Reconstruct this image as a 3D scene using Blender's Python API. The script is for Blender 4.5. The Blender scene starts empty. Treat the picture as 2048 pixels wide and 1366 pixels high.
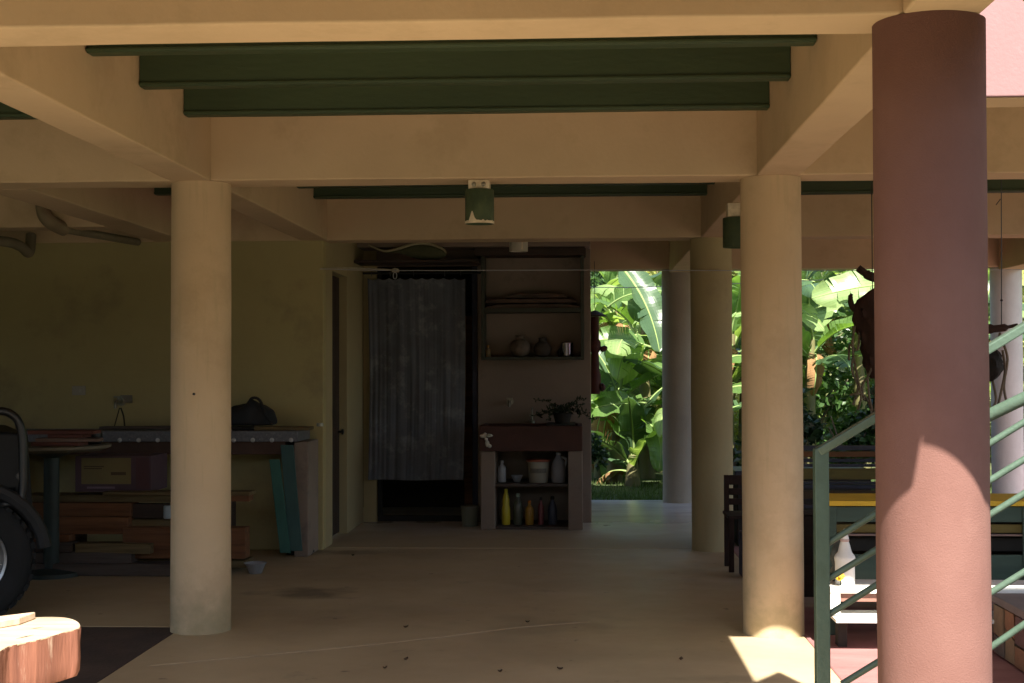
import bpy, bmesh, math, random
from mathutils import Vector, Matrix, noise
R = math.radians
random.seed(7)
scene = bpy.context.scene
col = scene.collection

# ------------------------------------------------------------------ camera
F, YAW, PIT, ROL, EYE = 2820.0, 0.0491, 0.0201, -0.0033, 1.6
cy_, sy_, cp_, sp_, cr_, sr_ = math.cos(YAW), math.sin(YAW), math.cos(PIT), math.sin(PIT), math.cos(ROL), math.sin(ROL)
_r = Vector((cy_, sy_, 0)); _f = Vector((-sy_*cp_, cy_*cp_, sp_)); _u = Vector((sy_*sp_, -cy_*sp_, cp_))
_rr = _r*cr_ + _u*sr_; _uu = -_r*sr_ + _u*cr_
cam_d = bpy.data.cameras.new('camera'); cam = bpy.data.objects.new('camera', cam_d); col.objects.link(cam)
cam.matrix_world = Matrix(((_rr.x, _uu.x, -_f.x, 0), (_rr.y, _uu.y, -_f.y, 0), (_rr.z, _uu.z, -_f.z, EYE), (0, 0, 0, 1)))
cam_d.sensor_width = 36; cam_d.lens = F/2048*36; cam_d.clip_start = 0.05; cam_d.clip_end = 2000
scene.camera = cam

# ------------------------------------------------------------------ world, sun, exposure
SUN = Vector((0.156, -0.866, 1.0)).normalized()
world = bpy.data.worlds.new('World'); scene.world = world; world.use_nodes = True
wn = world.node_tree.nodes; wl = world.node_tree.links
sky = wn.new('ShaderNodeTexSky'); sky.sky_type = 'NISHITA'; sky.sun_disc = False
sky.sun_elevation = math.asin(SUN.z); sky.sun_rotation = math.atan2(SUN.x, SUN.y)
sky.air_density = 1.0; sky.dust_density = 1.5
bg = wn['Background']; bg.inputs[1].default_value = 0.08
wl.new(sky.outputs[0], bg.inputs[0])
sd = bpy.data.lights.new('sun', 'SUN'); sun = bpy.data.objects.new('sun', sd); col.objects.link(sun)
sd.energy = 5.0; sd.angle = R(0.53); sd.color = (1.0, 0.94, 0.84)
sun.rotation_euler = SUN.to_track_quat('Z', 'Y').to_euler()
scene.view_settings.view_transform = 'Standard'; scene.view_settings.look = 'None'
scene.view_settings.gamma = 1; scene.view_settings.use_curve_mapping = False
scene.view_settings.exposure = 1.95
scene.render.engine = 'CYCLES'
scene.cycles.max_bounces = 10; scene.cycles.diffuse_bounces = 8; scene.cycles.glossy_bounces = 4
scene.cycles.transparent_max_bounces = 8; scene.cycles.sample_clamp_indirect = 6
scene.cycles.use_denoising = True

# ------------------------------------------------------------------ helpers
def P(px, py, Y):
    """the point at distance Y (metres along the depth axis) seen at a photograph pixel"""
    u = (px-1024)/F; v = (683-py)/F
    r = u*cr_-v*sr_; U = u*sr_+v*cr_
    d = cp_-U*sp_; z = sp_+U*cp_
    x = r*cy_-d*sy_; y = r*sy_+d*cy_
    t = Y/y
    return Vector((t*x, Y, EYE+t*z))

def nn(nt, t, **kw):
    n = nt.nodes.new(t)
    for k, v in kw.items(): setattr(n, k, v)
    return n

MATS = {}
def mat(name, c1, c2=None, scale=4, rough=0.85, bump=0.15, bscale=60, stretch=(1, 1, 1), metal=0, spots=None, trans=None, spec=0.3, detail=6, c3=None, bdist=0.01):
    """procedural surface: two tones mixed by noise, optional stains, fine relief"""
    if name in MATS: return MATS[name]
    m = bpy.data.materials.new(name); m.use_nodes = True; nt = m.node_tree; L = nt.links
    b = nt.nodes['Principled BSDF']
    b.inputs['Roughness'].default_value = rough; b.inputs['Metallic'].default_value = metal
    b.inputs['Specular IOR Level'].default_value = spec
    tc = nn(nt, 'ShaderNodeTexCoord'); mp = nn(nt, 'ShaderNodeMapping'); mp.inputs['Scale'].default_value = stretch
    oi = nn(nt, 'ShaderNodeObjectInfo')
    add = nn(nt, 'ShaderNodeVectorMath', operation='ADD')
    cmb = nn(nt, 'ShaderNodeMath', operation='MULTIPLY'); cmb.inputs[1].default_value = 37.0
    L.new(oi.outputs['Random'], cmb.inputs[0])
    L.new(tc.outputs['Object'], add.inputs[0]); L.new(cmb.outputs[0], add.inputs[1]); L.new(add.outputs[0], mp.inputs[0])
    n1 = nn(nt, 'ShaderNodeTexNoise'); n1.inputs['Scale'].default_value = scale; n1.inputs['Detail'].default_value = detail
    n1.inputs['Roughness'].default_value = 0.62
    L.new(mp.outputs[0], n1.inputs[0])
    cr = nn(nt, 'ShaderNodeValToRGB'); cr.color_ramp.elements[0].position = 0.32; cr.color_ramp.elements[1].position = 0.68
    c2 = c2 or tuple(x*0.85 for x in c1)
    cr.color_ramp.elements[0].color = (*c2, 1); cr.color_ramp.elements[1].color = (*c1, 1)
    if c3:
        e = cr.color_ramp.elements.new(0.5); e.color = (*c3, 1)
    L.new(n1.outputs['Fac'], cr.inputs[0]); out = cr.outputs[0]
    if spots:
        sc, sz, th, thick = spots
        n2 = nn(nt, 'ShaderNodeTexNoise'); n2.inputs['Scale'].default_value = sz; n2.inputs['Detail'].default_value = 8
        n2.inputs['Roughness'].default_value = 0.7
        L.new(mp.outputs[0], n2.inputs[0])
        r2 = nn(nt, 'ShaderNodeValToRGB'); r2.color_ramp.elements[0].position = th; r2.color_ramp.elements[1].position = th+0.12
        r2.color_ramp.elements[0].color = (0, 0, 0, 1); r2.color_ramp.elements[1].color = (thick, thick, thick, 1)
        L.new(n2.outputs['Fac'], r2.inputs[0])
        mx = nn(nt, 'ShaderNodeMixRGB'); mx.inputs[2].default_value = (*sc, 1)
        L.new(r2.outputs[0], mx.inputs[0]); L.new(out, mx.inputs[1]); out = mx.outputs[0]
    L.new(out, b.inputs['Base Color'])
    if bump:
        n3 = nn(nt, 'ShaderNodeTexNoise'); n3.inputs['Scale'].default_value = bscale; n3.inputs['Detail'].default_value = 5
        L.new(mp.outputs[0], n3.inputs[0])
        bp = nn(nt, 'ShaderNodeBump'); bp.inputs['Strength'].default_value = bump; bp.inputs['Distance'].default_value = bdist
        L.new(n3.outputs['Fac'], bp.inputs['Height']); L.new(bp.outputs[0], b.inputs['Normal'])
    if trans:
        tr = nn(nt, 'ShaderNodeBsdfTranslucent'); mxs = nn(nt, 'ShaderNodeMixShader'); mxs.inputs[0].default_value = trans
        hs = nn(nt, 'ShaderNodeMixRGB', blend_type='MULTIPLY'); hs.inputs[0].default_value = 1; hs.inputs[2].default_value = (1.7, 1.8, 0.65, 1)
        L.new(out, hs.inputs[1]); L.new(hs.outputs[0], tr.inputs[0])
        L.new(b.outputs[0], mxs.inputs[1]); L.new(tr.outputs[0], mxs.inputs[2])
        L.new(mxs.outputs[0], nt.nodes['Material Output'].inputs[0])
    MATS[name] = m
    return m

class MB:
    def __init__(s): s.v = []; s.f = []; s.sm = False
    def add(s, vs, fs):
        n = len(s.v); s.v += [tuple(v) for v in vs]; s.f += [tuple(i+n for i in f) for f in fs]; return s
    def box(s, x0, x1, y0, y1, z0, z1, M=None, taper=0):
        vs = [Vector(q) for q in ((x0,y0,z0),(x1,y0,z0),(x1,y1,z0),(x0,y1,z0),(x0,y0,z1),(x1,y0,z1),(x1,y1,z1),(x0,y1,z1))]
        if M is not None: vs = [M @ v for v in vs]
        return s.add(vs, [(0,3,2,1),(4,5,6,7),(0,1,5,4),(1,2,6,5),(2,3,7,6),(3,0,4,7)])
    def lathe(s, prof, cx=0, cy=0, cz=0, n=32, M=None, cap=True, wob=0):
        vs = []
        for k, (r, z) in enumerate(prof):
            for i in range(n):
                a = 2*math.pi*i/n; rr = r*(1+wob*math.sin(3*a+k))
                v = Vector((cx+rr*math.cos(a), cy+rr*math.sin(a), cz+z))
                vs.append(M @ v if M is not None else v)
        fs = []
        for k in range(len(prof)-1):
            for i in range(n):
                j = (i+1) % n
                fs.append((k*n+i, k*n+j, (k+1)*n+j, (k+1)*n+i))
        if cap:
            fs.append(tuple(range(n-1, -1, -1))); fs.append(tuple((len(prof)-1)*n+i for i in range(n)))
        return s.add(vs, fs)
    def tube(s, pts, r, n=8, cap=True):
        pts = [Vector(p) for p in pts]; rs = r if isinstance(r, (list, tuple)) else [r]*len(pts)
        vs = []; fs = []; up = None
        for i, p in enumerate(pts):
            t = (pts[min(i+1, len(pts)-1)] - pts[max(i-1, 0)]).normalized()
            if up is None:
                up = Vector((0, 0, 1)) if abs(t.z) < 0.9 else Vector((1, 0, 0))
            a = t.cross(up).normalized(); b = a.cross(t).normalized(); up = b
            for k in range(n):
                w = 2*math.pi*k/n
                vs.append(p + (a*math.cos(w) + b*math.sin(w))*rs[i])
        for i in range(len(pts)-1):
            for k in range(n):
                j = (k+1) % n
                fs.append((i*n+k, i*n+j, (i+1)*n+j, (i+1)*n+k))
        if cap:
            fs.append(tuple(range(n-1, -1, -1))); fs.append(tuple((len(pts)-1)*n+k for k in range(n)))
        return s.add(vs, fs)
    def prism(s, poly, z0, z1, M=None):
        n = len(poly); vs = [Vector((x, y, z0)) for x, y in poly]+[Vector((x, y, z1)) for x, y in poly]
        if M is not None: vs = [M @ v for v in vs]
        fs = [tuple(range(n-1, -1, -1)), tuple(range(n, 2*n))]+[(i, (i+1) % n, n+(i+1) % n, n+i) for i in range(n)]
        return s.add(vs, fs)
    def build(s, name, m, parent=None, smooth=False, bevel=0, seg=2, subd=0, origin=None):
        """link the collected faces as ONE mesh object"""
        me = bpy.data.meshes.new(name)
        o_ = Vector(origin) if origin is not None else Vector((0, 0, 0))
        me.from_pydata([tuple(Vector(v)-o_) for v in s.v], [], s.f); me.materials.append(m); me.update()
        bm = bmesh.new(); bm.from_mesh(me); bmesh.ops.recalc_face_normals(bm, faces=bm.faces); bm.to_mesh(me); bm.free()
        if smooth:
            me.shade_smooth()
            me.set_sharp_from_angle(angle=R(40))
        o = bpy.data.objects.new(name, me); col.objects.link(o)
        if parent is not None: o.parent = parent
        if origin is not None: o.location = o_ - (Vector(parent.location) if parent is not None else Vector((0, 0, 0)))
        elif parent is not None: o.location = -Vector(parent.location)
        if bevel:
            md = o.modifiers.new('bevel', 'BEVEL'); md.width = bevel; md.segments = seg; md.limit_method = 'ANGLE'
        if subd:
            md = o.modifiers.new('sub', 'SUBSURF'); md.levels = subd; md.render_levels = subd
        return o

def tag(o, label, cat, group=None):
    o['label'] = label; o['category'] = cat
    if group: o['group'] = group
    return o
def struct(o): o['kind'] = 'structure'; return o
def thing(name, label, cat, loc=(0, 0, 0), group=None):
    o = bpy.data.objects.new(name, None); col.objects.link(o); o.location = loc; o.empty_display_size = 0.1
    return tag(o, label, cat, group)
def smooth_path(pts, n=6):
    pts = [Vector(p) for p in pts]; out = []
    for i in range(len(pts)-1):
        p0 = pts[max(i-1, 0)]; p1 = pts[i]; p2 = pts[i+1]; p3 = pts[min(i+2, len(pts)-1)]
        for k in range(n):
            t = k/n
            out.append(0.5*((2*p1)+(-p0+p2)*t+(2*p0-5*p1+4*p2-p3)*t*t+(-p0+3*p1-3*p2+p3)*t**3))
    out.append(pts[-1]); return out

# ------------------------------------------------------------------ materials
CREAM = mat('cream_paint', (0.585, 0.435, 0.272), (0.515, 0.378, 0.236), scale=1.3, rough=0.9, bump=0.3, bscale=45, spots=((0.47, 0.345, 0.21), 1.7, 0.52, 0.75), bdist=0.004)
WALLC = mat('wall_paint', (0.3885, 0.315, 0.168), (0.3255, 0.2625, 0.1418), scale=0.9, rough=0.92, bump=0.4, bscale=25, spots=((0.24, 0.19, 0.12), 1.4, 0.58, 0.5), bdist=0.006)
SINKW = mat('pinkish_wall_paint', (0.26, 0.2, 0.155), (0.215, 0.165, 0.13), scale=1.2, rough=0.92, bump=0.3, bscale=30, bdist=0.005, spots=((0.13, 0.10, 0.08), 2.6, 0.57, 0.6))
REDC = mat('terracotta_paint', (0.168, 0.086, 0.071), (0.134, 0.064, 0.052), scale=2.2, rough=0.9, bump=0.3, bscale=190, spots=((0.185, 0.098, 0.08), 3, 0.63, 0.5), bdist=0.006)
PINK = mat('pink_wall_paint', (0.22, 0.125, 0.125), (0.2068, 0.1162, 0.1153), scale=3, rough=0.9, bump=0.4, bscale=60, spots=((0.275, 0.16, 0.16), 7, 0.6, 0.5), bdist=0.004)
GREEN = mat('dark_green_paint', (0.050, 0.075, 0.036), (0.036, 0.056, 0.028), scale=2.5, rough=0.5, bump=0.2, bscale=40, stretch=(0.3, 1, 1), spots=((0.075, 0.095, 0.05), 9, 0.66, 0.5))
GREENL = mat('weathered_green_paint', (0.07, 0.095, 0.045), (0.04, 0.06, 0.03), scale=12, rough=0.6, bump=0.4, bscale=60, spots=((0.16, 0.17, 0.09), 14, 0.62, 0.6))
PEEL = mat('bare_plaster', (0.72, 0.62, 0.45), (0.5, 0.4, 0.27), scale=20, rough=0.9, bump=0.4)
RAIL = mat('green_rail_paint', (0.07491, 0.119, 0.09036), (0.05728, 0.09256, 0.0661), scale=8, rough=0.42, bump=0.2, bscale=50, spots=((0.25, 0.27, 0.2), 22, 0.7, 0.6), spec=0.5)
def grimed(base, name, grime, top=0.45, k=0.7):
    m = base.copy(); m.name = name; nt = m.node_tree; L = nt.links; b = nt.nodes['Principled BSDF']
    src = b.inputs['Base Color'].links[0].from_socket
    tc = nn(nt, 'ShaderNodeTexCoord'); sx = nn(nt, 'ShaderNodeSeparateXYZ'); L.new(tc.outputs['Object'], sx.inputs[0])
    no = nn(nt, 'ShaderNodeTexNoise'); no.inputs['Scale'].default_value = 5; no.inputs['Detail'].default_value = 8; no.inputs['Roughness'].default_value = 0.7
    L.new(tc.outputs['Object'], no.inputs[0])
    a = nn(nt, 'ShaderNodeMath', operation='MULTIPLY_ADD'); a.inputs[1].default_value = -1.3; L.new(no.outputs['Fac'], a.inputs[0]); L.new(sx.outputs[2], a.inputs[2])
    mr = nn(nt, 'ShaderNodeMapRange'); mr.inputs[1].default_value = top-0.75; mr.inputs[2].default_value = -0.75; mr.inputs[4].default_value = k; L.new(a.outputs[0], mr.inputs[0])
    mx = nn(nt, 'ShaderNodeMixRGB'); mx.inputs[2].default_value = (*grime, 1); L.new(mr.outputs[0], mx.inputs[0]); L.new(src, mx.inputs[1])
    # thin vertical run marks and scuffs
    mp = nn(nt, 'ShaderNodeMapping'); mp.inputs['Scale'].default_value = (9, 9, 0.7); L.new(tc.outputs['Object'], mp.inputs[0])
    n2 = nn(nt, 'ShaderNodeTexNoise'); n2.inputs['Scale'].default_value = 3; n2.inputs['Detail'].default_value = 6; L.new(mp.outputs[0], n2.inputs[0])
    m2 = nn(nt, 'ShaderNodeMapRange'); m2.inputs[1].default_value = 0.58; m2.inputs[2].default_value = 0.74; m2.inputs[4].default_value = 0.28; L.new(n2.outputs['Fac'], m2.inputs[0])
    mx2 = nn(nt, 'ShaderNodeMixRGB'); mx2.inputs[2].default_value = (*tuple(g*1.25 for g in grime), 1); L.new(m2.outputs[0], mx2.inputs[0]); L.new(mx.outputs[0], mx2.inputs[1])
    L.new(mx2.outputs[0], b.inputs['Base Color']); return m
CREAMC = grimed(CREAM, 'cream_column_paint', (0.27, 0.235, 0.13))
REDCC = grimed(REDC, 'terracotta_column_paint', (0.11, 0.055, 0.043), 0.3, 0.5)
FLOOR = None
SOIL = mat('dark_driveway', (0.085, 0.058, 0.042), (0.05, 0.035, 0.027), scale=3, rough=0.95, bump=0.5, bscale=40)
def floor_mat():
    m = mat('concrete_floor', (0.5, 0.395, 0.24), (0.37, 0.285, 0.17), scale=0.9, rough=0.55, bump=0.25, bscale=18, spots=((0.22, 0.175, 0.12), 1.7, 0.6, 0.6), spec=0.4, detail=10, bdist=0.003)
    nt = m.node_tree; L = nt.links; b = nt.nodes['Principled BSDF']
    src = b.inputs['Base Color'].links[0].from_socket
    tc = nn(nt, 'ShaderNodeTexCoord'); sp = nn(nt, 'ShaderNodeTexNoise'); sp.inputs['Scale'].default_value = 9; sp.inputs['Detail'].default_value = 3
    L.new(tc.outputs['Object'], sp.inputs[0])
    r = nn(nt, 'ShaderNodeValToRGB'); r.color_ramp.elements[0].position = 0.70; r.color_ramp.elements[1].position = 0.76
    r.color_ramp.elements[0].color = (0, 0, 0, 1); r.color_ramp.elements[1].color = (0.7, 0.7, 0.7, 1)
    L.new(sp.outputs['Fac'], r.inputs[0])
    mx = nn(nt, 'ShaderNodeMixRGB'); mx.inputs[2].default_value = (0.10, 0.075, 0.05, 1)
    L.new(r.outputs[0], mx.inputs[0]); L.new(src, mx.inputs[1]); L.new(mx.outputs[0], b.inputs['Base Color'])
    prev = mx.outputs[0]
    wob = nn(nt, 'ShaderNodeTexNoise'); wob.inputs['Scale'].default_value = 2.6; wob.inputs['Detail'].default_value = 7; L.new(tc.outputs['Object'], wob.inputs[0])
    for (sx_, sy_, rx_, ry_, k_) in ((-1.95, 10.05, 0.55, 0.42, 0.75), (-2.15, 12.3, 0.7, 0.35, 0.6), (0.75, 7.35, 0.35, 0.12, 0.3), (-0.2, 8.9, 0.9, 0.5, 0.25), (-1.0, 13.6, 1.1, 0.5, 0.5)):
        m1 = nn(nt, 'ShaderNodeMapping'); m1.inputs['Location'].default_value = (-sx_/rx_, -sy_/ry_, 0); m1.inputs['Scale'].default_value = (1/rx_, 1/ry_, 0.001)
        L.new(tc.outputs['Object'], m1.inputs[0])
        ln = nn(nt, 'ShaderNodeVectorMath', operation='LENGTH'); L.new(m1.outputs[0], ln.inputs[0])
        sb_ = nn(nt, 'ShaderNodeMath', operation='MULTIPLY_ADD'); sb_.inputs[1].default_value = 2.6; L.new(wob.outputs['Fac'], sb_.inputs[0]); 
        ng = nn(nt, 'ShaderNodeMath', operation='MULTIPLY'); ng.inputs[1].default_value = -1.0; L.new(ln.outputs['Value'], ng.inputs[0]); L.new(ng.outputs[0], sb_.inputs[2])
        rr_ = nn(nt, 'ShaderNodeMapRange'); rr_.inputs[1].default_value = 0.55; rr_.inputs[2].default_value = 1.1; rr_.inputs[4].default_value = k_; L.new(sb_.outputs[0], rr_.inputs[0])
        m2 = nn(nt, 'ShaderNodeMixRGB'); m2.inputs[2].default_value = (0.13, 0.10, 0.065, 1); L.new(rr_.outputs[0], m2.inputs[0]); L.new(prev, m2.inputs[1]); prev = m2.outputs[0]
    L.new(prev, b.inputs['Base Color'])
    rn = nn(nt, 'ShaderNodeTexNoise'); rn.inputs['Scale'].default_value = 3.0; rn.inputs['Detail'].default_value = 6
    L.new(tc.outputs['Object'], rn.inputs[0])
    mr = nn(nt, 'ShaderNodeMapRange'); mr.inputs[3].default_value = 0.35; mr.inputs[4].default_value = 0.75
    L.new(rn.outputs['Fac'], mr.inputs[0]); L.new(mr.outputs[0], b.inputs['Roughness'])
    return m
FLOOR = floor_mat()
PATIO_SKYLIT = mat('patio_skylight_tone', (0.74, 0.7, 0.68), (0.5, 0.47, 0.455), scale=2.5, rough=0.2, bump=0.25, bscale=12, stretch=(0.6, 1.6, 1), detail=10, spec=0.5)  # pale tone stands for skylight falling on the floor
REDFLOOR = mat('red_oxide_floor', (0.32, 0.168, 0.16), (0.24, 0.112, 0.108), scale=3, rough=0.6, bump=0.3, bscale=30, stretch=(0.5, 2, 1))
GRASS = mat('grass_ground', (0.06, 0.085, 0.025), (0.035, 0.05, 0.018), scale=6, rough=0.95, bump=0.6, bscale=50)
EARTH = mat('pale_earth', (0.12, 0.105, 0.07), (0.08, 0.07, 0.045), scale=1.2, rough=0.95, bump=0.5, bscale=20)
HILL = mat('hill_earth', (0.10, 0.11, 0.045), (0.05, 0.06, 0.025), scale=2, rough=0.95, bump=0.8, bscale=14)
BLACK = mat('black_metal', (0.012, 0.012, 0.013), (0.008, 0.008, 0.009), rough=0.38, bump=0.08, spec=0.5)
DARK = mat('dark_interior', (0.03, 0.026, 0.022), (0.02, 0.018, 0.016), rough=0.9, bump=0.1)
DWOOD = mat('dark_stained_wood', (0.055, 0.034, 0.024), (0.03, 0.019, 0.014), scale=3, rough=0.6, bump=0.3, bscale=30, stretch=(1, 8, 8))
WOODO = mat('orange_lumber', (0.2, 0.085, 0.035), (0.081, 0.0315, 0.0126), scale=3, rough=0.75, bump=0.4, bscale=25, stretch=(0.5, 8, 8), spots=((0.06, 0.03, 0.015), 3, 0.66, 0.7))
WOODY = mat('pale_lumber', (0.19, 0.135, 0.06), (0.075, 0.051, 0.0225), scale=3, rough=0.8, bump=0.4, bscale=25, stretch=(0.5, 8, 8), spots=((0.045, 0.03, 0.015), 3, 0.63, 0.7))
WOODG = mat('grey_weathered_lumber', (0.11, 0.085, 0.07), (0.065, 0.0475, 0.04), scale=3, rough=0.9, bump=0.5, bscale=25, stretch=(0.5, 8, 8), spots=((0.05, 0.035, 0.03), 3, 0.6, 0.7))
WHITE = mat('white_paint', (0.78, 0.77, 0.72), (0.66, 0.65, 0.6), scale=5, rough=0.5, bump=0.1)
YELLOW = mat('yellow_painted_wood', (0.62, 0.40, 0.03), (0.5, 0.3, 0.02), scale=4, rough=0.5, bump=0.15)
CAPMAT = mat('yellow_petals', (0.8, 0.55, 0.04), (0.7, 0.4, 0.02), rough=0.6, bump=0)

# ------------------------------------------------------------------ ground and floors
XL, XR, RC = -2.357, 1.157, 0.183
LO, LI, RI, RO, H, HJ = -2.507, -2.258, 1.056, 1.314, 2.761, 3.056
def sheet(name, x0, x1, y0, y1, z, m, nx=1, ny=1, bumpy=0.0, hfun=None):
    b = MB(); vs = []; fs = []
    for j in range(ny+1):
        for i in range(nx+1):
            x = x0+(x1-x0)*i/nx; y = y0+(y1-y0)*j/ny
            zz = z + (hfun(x, y) if hfun else 0) + (bumpy*noise.noise(Vector((x*0.7, y*0.7, 3))) if bumpy else 0)
            vs.append((x, y, zz))
    for j in range(ny):
        for i in range(nx):
            a = j*(nx+1)+i; fs.append((a, a+1, a+nx+2, a+nx+1))
    b.add(vs, fs); return b.build(name, m)
struct(sheet('ground', -300, 300, -300, 300, -0.16, GRASS))
struct(sheet('forecourt', -14, 12, -9, 2.99, -0.012, EARTH))
b = MB(); b.prism([(-2.5, 3.0), (1.33, 3.0), (1.33, 17.35), (-9, 17.35), (-9, 8.74), (-2.5, 8.74)], -0.2, 0)
struct(b.build('floor', FLOOR, bevel=0.012))
struct(MB().box(-9, -2.502, 3.0, 8.738, -0.2, -0.003).build('driveway', SOIL))
def skylight_blend():  # paler and smoother toward the garden: skylight painted into the floor colour
    nt = PATIO_SKYLIT.node_tree; L = nt.links; b = nt.nodes['Principled BSDF']
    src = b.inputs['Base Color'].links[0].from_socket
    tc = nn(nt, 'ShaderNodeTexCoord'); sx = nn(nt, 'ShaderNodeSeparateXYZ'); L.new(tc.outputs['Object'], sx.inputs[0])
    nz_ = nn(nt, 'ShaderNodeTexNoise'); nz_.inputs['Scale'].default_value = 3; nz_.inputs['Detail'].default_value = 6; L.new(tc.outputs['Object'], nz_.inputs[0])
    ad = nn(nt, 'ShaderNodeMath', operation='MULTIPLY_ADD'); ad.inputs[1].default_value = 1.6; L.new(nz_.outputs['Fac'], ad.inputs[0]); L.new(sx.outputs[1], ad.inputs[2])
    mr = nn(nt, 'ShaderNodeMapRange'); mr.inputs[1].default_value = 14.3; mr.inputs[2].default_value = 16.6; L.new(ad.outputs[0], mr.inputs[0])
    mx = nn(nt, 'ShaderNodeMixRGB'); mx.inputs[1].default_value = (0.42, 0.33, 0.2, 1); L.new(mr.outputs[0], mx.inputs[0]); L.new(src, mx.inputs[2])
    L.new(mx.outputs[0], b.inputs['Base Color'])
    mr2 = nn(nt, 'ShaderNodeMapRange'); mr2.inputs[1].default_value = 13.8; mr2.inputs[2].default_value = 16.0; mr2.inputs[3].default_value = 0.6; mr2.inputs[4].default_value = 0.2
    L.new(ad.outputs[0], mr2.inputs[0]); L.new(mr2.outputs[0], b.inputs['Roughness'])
skylight_blend()
struct(MB().box(-2.29, 1.33, 12.66, 17.34, 0.0, 0.003).build('patio', PATIO_SKYLIT))  # thin sheet over the floor carrying the painted skylight
struct(MB().box(1.332, 5.4, 3.0, 6.60, -0.2, -0.006).build('bounce_cut_strip', SOIL))  # unseen dark ground, added to cut bounce light on the red column
struct(MB().box(1.332, 7.2, 6.602, 17.35, -0.2, -0.004).build('red_floor', REDFLOOR, bevel=0.01))

# the shallow seam across the floor is its own thin ridge of mortar
b = MB(); a = P(300, 1330, 7.6); 
seam = [P(240, 1340, 1), P(480, 1318, 1), P(760, 1290, 1), P(1000, 1262, 1), P(1200, 1240, 1)]
def onfloor(px, py, z=0.0):
    v = P(px, py, 1.0)-Vector((0, 0, EYE)); t = (z-EYE)/v.z
    return Vector((0, 0, EYE))+v*t
pts = [onfloor(px, py) for px, py in ((300, 1332), (470, 1316), (640, 1300), (760, 1288), (900, 1272), (1050, 1254), (1180, 1244))]
w = 0.020
vs = []; fs = []
for i, p_ in enumerate(smooth_path(pts, 5)):
    jit = 0.01*noise.noise(Vector((i*0.9, 0, 0)))
    vs += [(p_.x, p_.y-w+jit, 0.001), (p_.x, p_.y+jit, 0.004), (p_.x, p_.y+w+jit, 0.001)]
for i in range(len(vs)//3-1):
    fs += [(3*i, 3*i+3, 3*i+4, 3*i+1), (3*i+1, 3*i+4, 3*i+5, 3*i+2)]
struct(MB().add(vs, fs).build('floor_seam', mat('seam_mortar', (0.53, 0.425, 0.27), (0.42, 0.33, 0.21), scale=9)))

# ------------------------------------------------------------------ ceiling and beams
b = MB(); b.prism([(-9, 3.30), (1.314, 3.30), (1.314, 6.357), (5.75, 6.357), (5.75, 17.2), (-9, 17.2)], 3.245, 3.33)
struct(b.build('ceiling', CREAM))
GB = 'cream beams running across the ceiling'; GL = 'cream beams running away from the viewer'
def wavy_box(x0, x1, y0, y1, z0, z1, amp=0.0045, step=0.22):
    alongx = (x1-x0) > (y1-y0); L_ = (x1-x0) if alongx else (y1-y0); n = max(2, int(L_/step)); vs = []; fs = []
    for i in range(n+1):
        t = i/n; c = x0+(x1-x0)*t if alongx else y0+(y1-y0)*t
        for q, (a, z) in enumerate(((0, z0), (1, z0), (1, z1), (0, z1))):
            j = amp*noise.noise(Vector((c*0.9, q*7.3+x0, y0)))+amp*0.5*noise.noise(Vector((c*3.1, q*3.3, y0+5)))
            jz = amp*noise.noise(Vector((c*1.1, y0*3+q, x0+2)))+amp*0.4*noise.noise(Vector((c*4, y0, q)))
            if i in (0, n) or z == z1: j = jz = 0
            if alongx: vs.append((c, (y0, y1)[a]+j, z+jz))
            else: vs.append(((x0, x1)[a]+j, c, z+jz))
    for i in range(n):
        for q in range(4): fs.append((i*4+q, i*4+(q+1) % 4, (i+1)*4+(q+1) % 4, (i+1)*4+q))
    fs += [(0, 1, 2, 3), tuple(n*4+q for q in (3, 2, 1, 0))]
    return MB().add(vs, fs)
def beam(x0, x1, y0, y1, z0, z1, label, group, m=CREAM, name='ceiling_beam', cat='beam'):
    o = wavy_box(x0, x1, y0, y1, z0, z1).build(name, m, bevel=0.010, seg=3)
    # slight hand-plastered unevenness
    return tag(o, label, cat, group)
beam(-9, RO, 4.656, 4.929, H, 3.243, 'nearest cream cross beam along the top of the photo, resting on the red column', GB)
beam(-9, 5.75, 8.50, 8.794, H, 3.243, 'second cream cross beam, over the two pale front columns with green lamp below', GB)
beam(-9, 5.75, 12.469, 12.769, H, 3.243, 'third cream cross beam, above the sink corner and the back wall', GB)
beam(-2.2, 5.75, 16.95, 17.25, 2.80, 3.243, 'farthest cross beam, above the opening to the banana plants', GB)
beam(RI, RO, 4.932, 8.497, H, 3.243, 'lengthwise beam from the red column to the right pale column', GL)
beam(RI, RO, 8.797, 12.466, H, 3.243, 'lengthwise beam behind the right pale column, second green lamp under it', GL)
beam(RI, RO, 12.772, 16.947, H, 3.243, 'farthest lengthwise beam, ending over the column by the garden', GL)
beam(LO, LI, 4.932, 8.497, H, 3.243, 'lengthwise beam running from top left corner to the left pale column', GL)
beam(LO, LI, 8.797, 12.466, H, 3.243, 'lengthwise beam behind the left pale column, meeting the back wall', GL)
beam(4.94, 5.20, 12.772, 16.947, H, 3.243, 'lengthwise beam at the right edge over the white garden column', GL)
beam(RI, RO, 3.553, 4.653, H, 3.243, 'short beam stub coming forward from the red column top', GL)
xl = P(70, 383, 9).x/9; 
lx1 = -3.42; lx0 = -3.72
for q in ((70, 383), (340, 465)):
    v = P(*q, 1.0); t = (H-EYE)/(v.z-EYE); lx1 = v.x*t if q[0] == 70 else lx1
beam(lx1-0.30, lx1, 8.797, 12.466, H, 3.243, 'lengthwise beam over the workbench, left of the left pale column', GL)
beam(-9, lx1-0.303, 11.15, 11.42, H, 3.243, 'short cross beam in the upper left with grey drain pipe beside it', GB)
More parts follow.
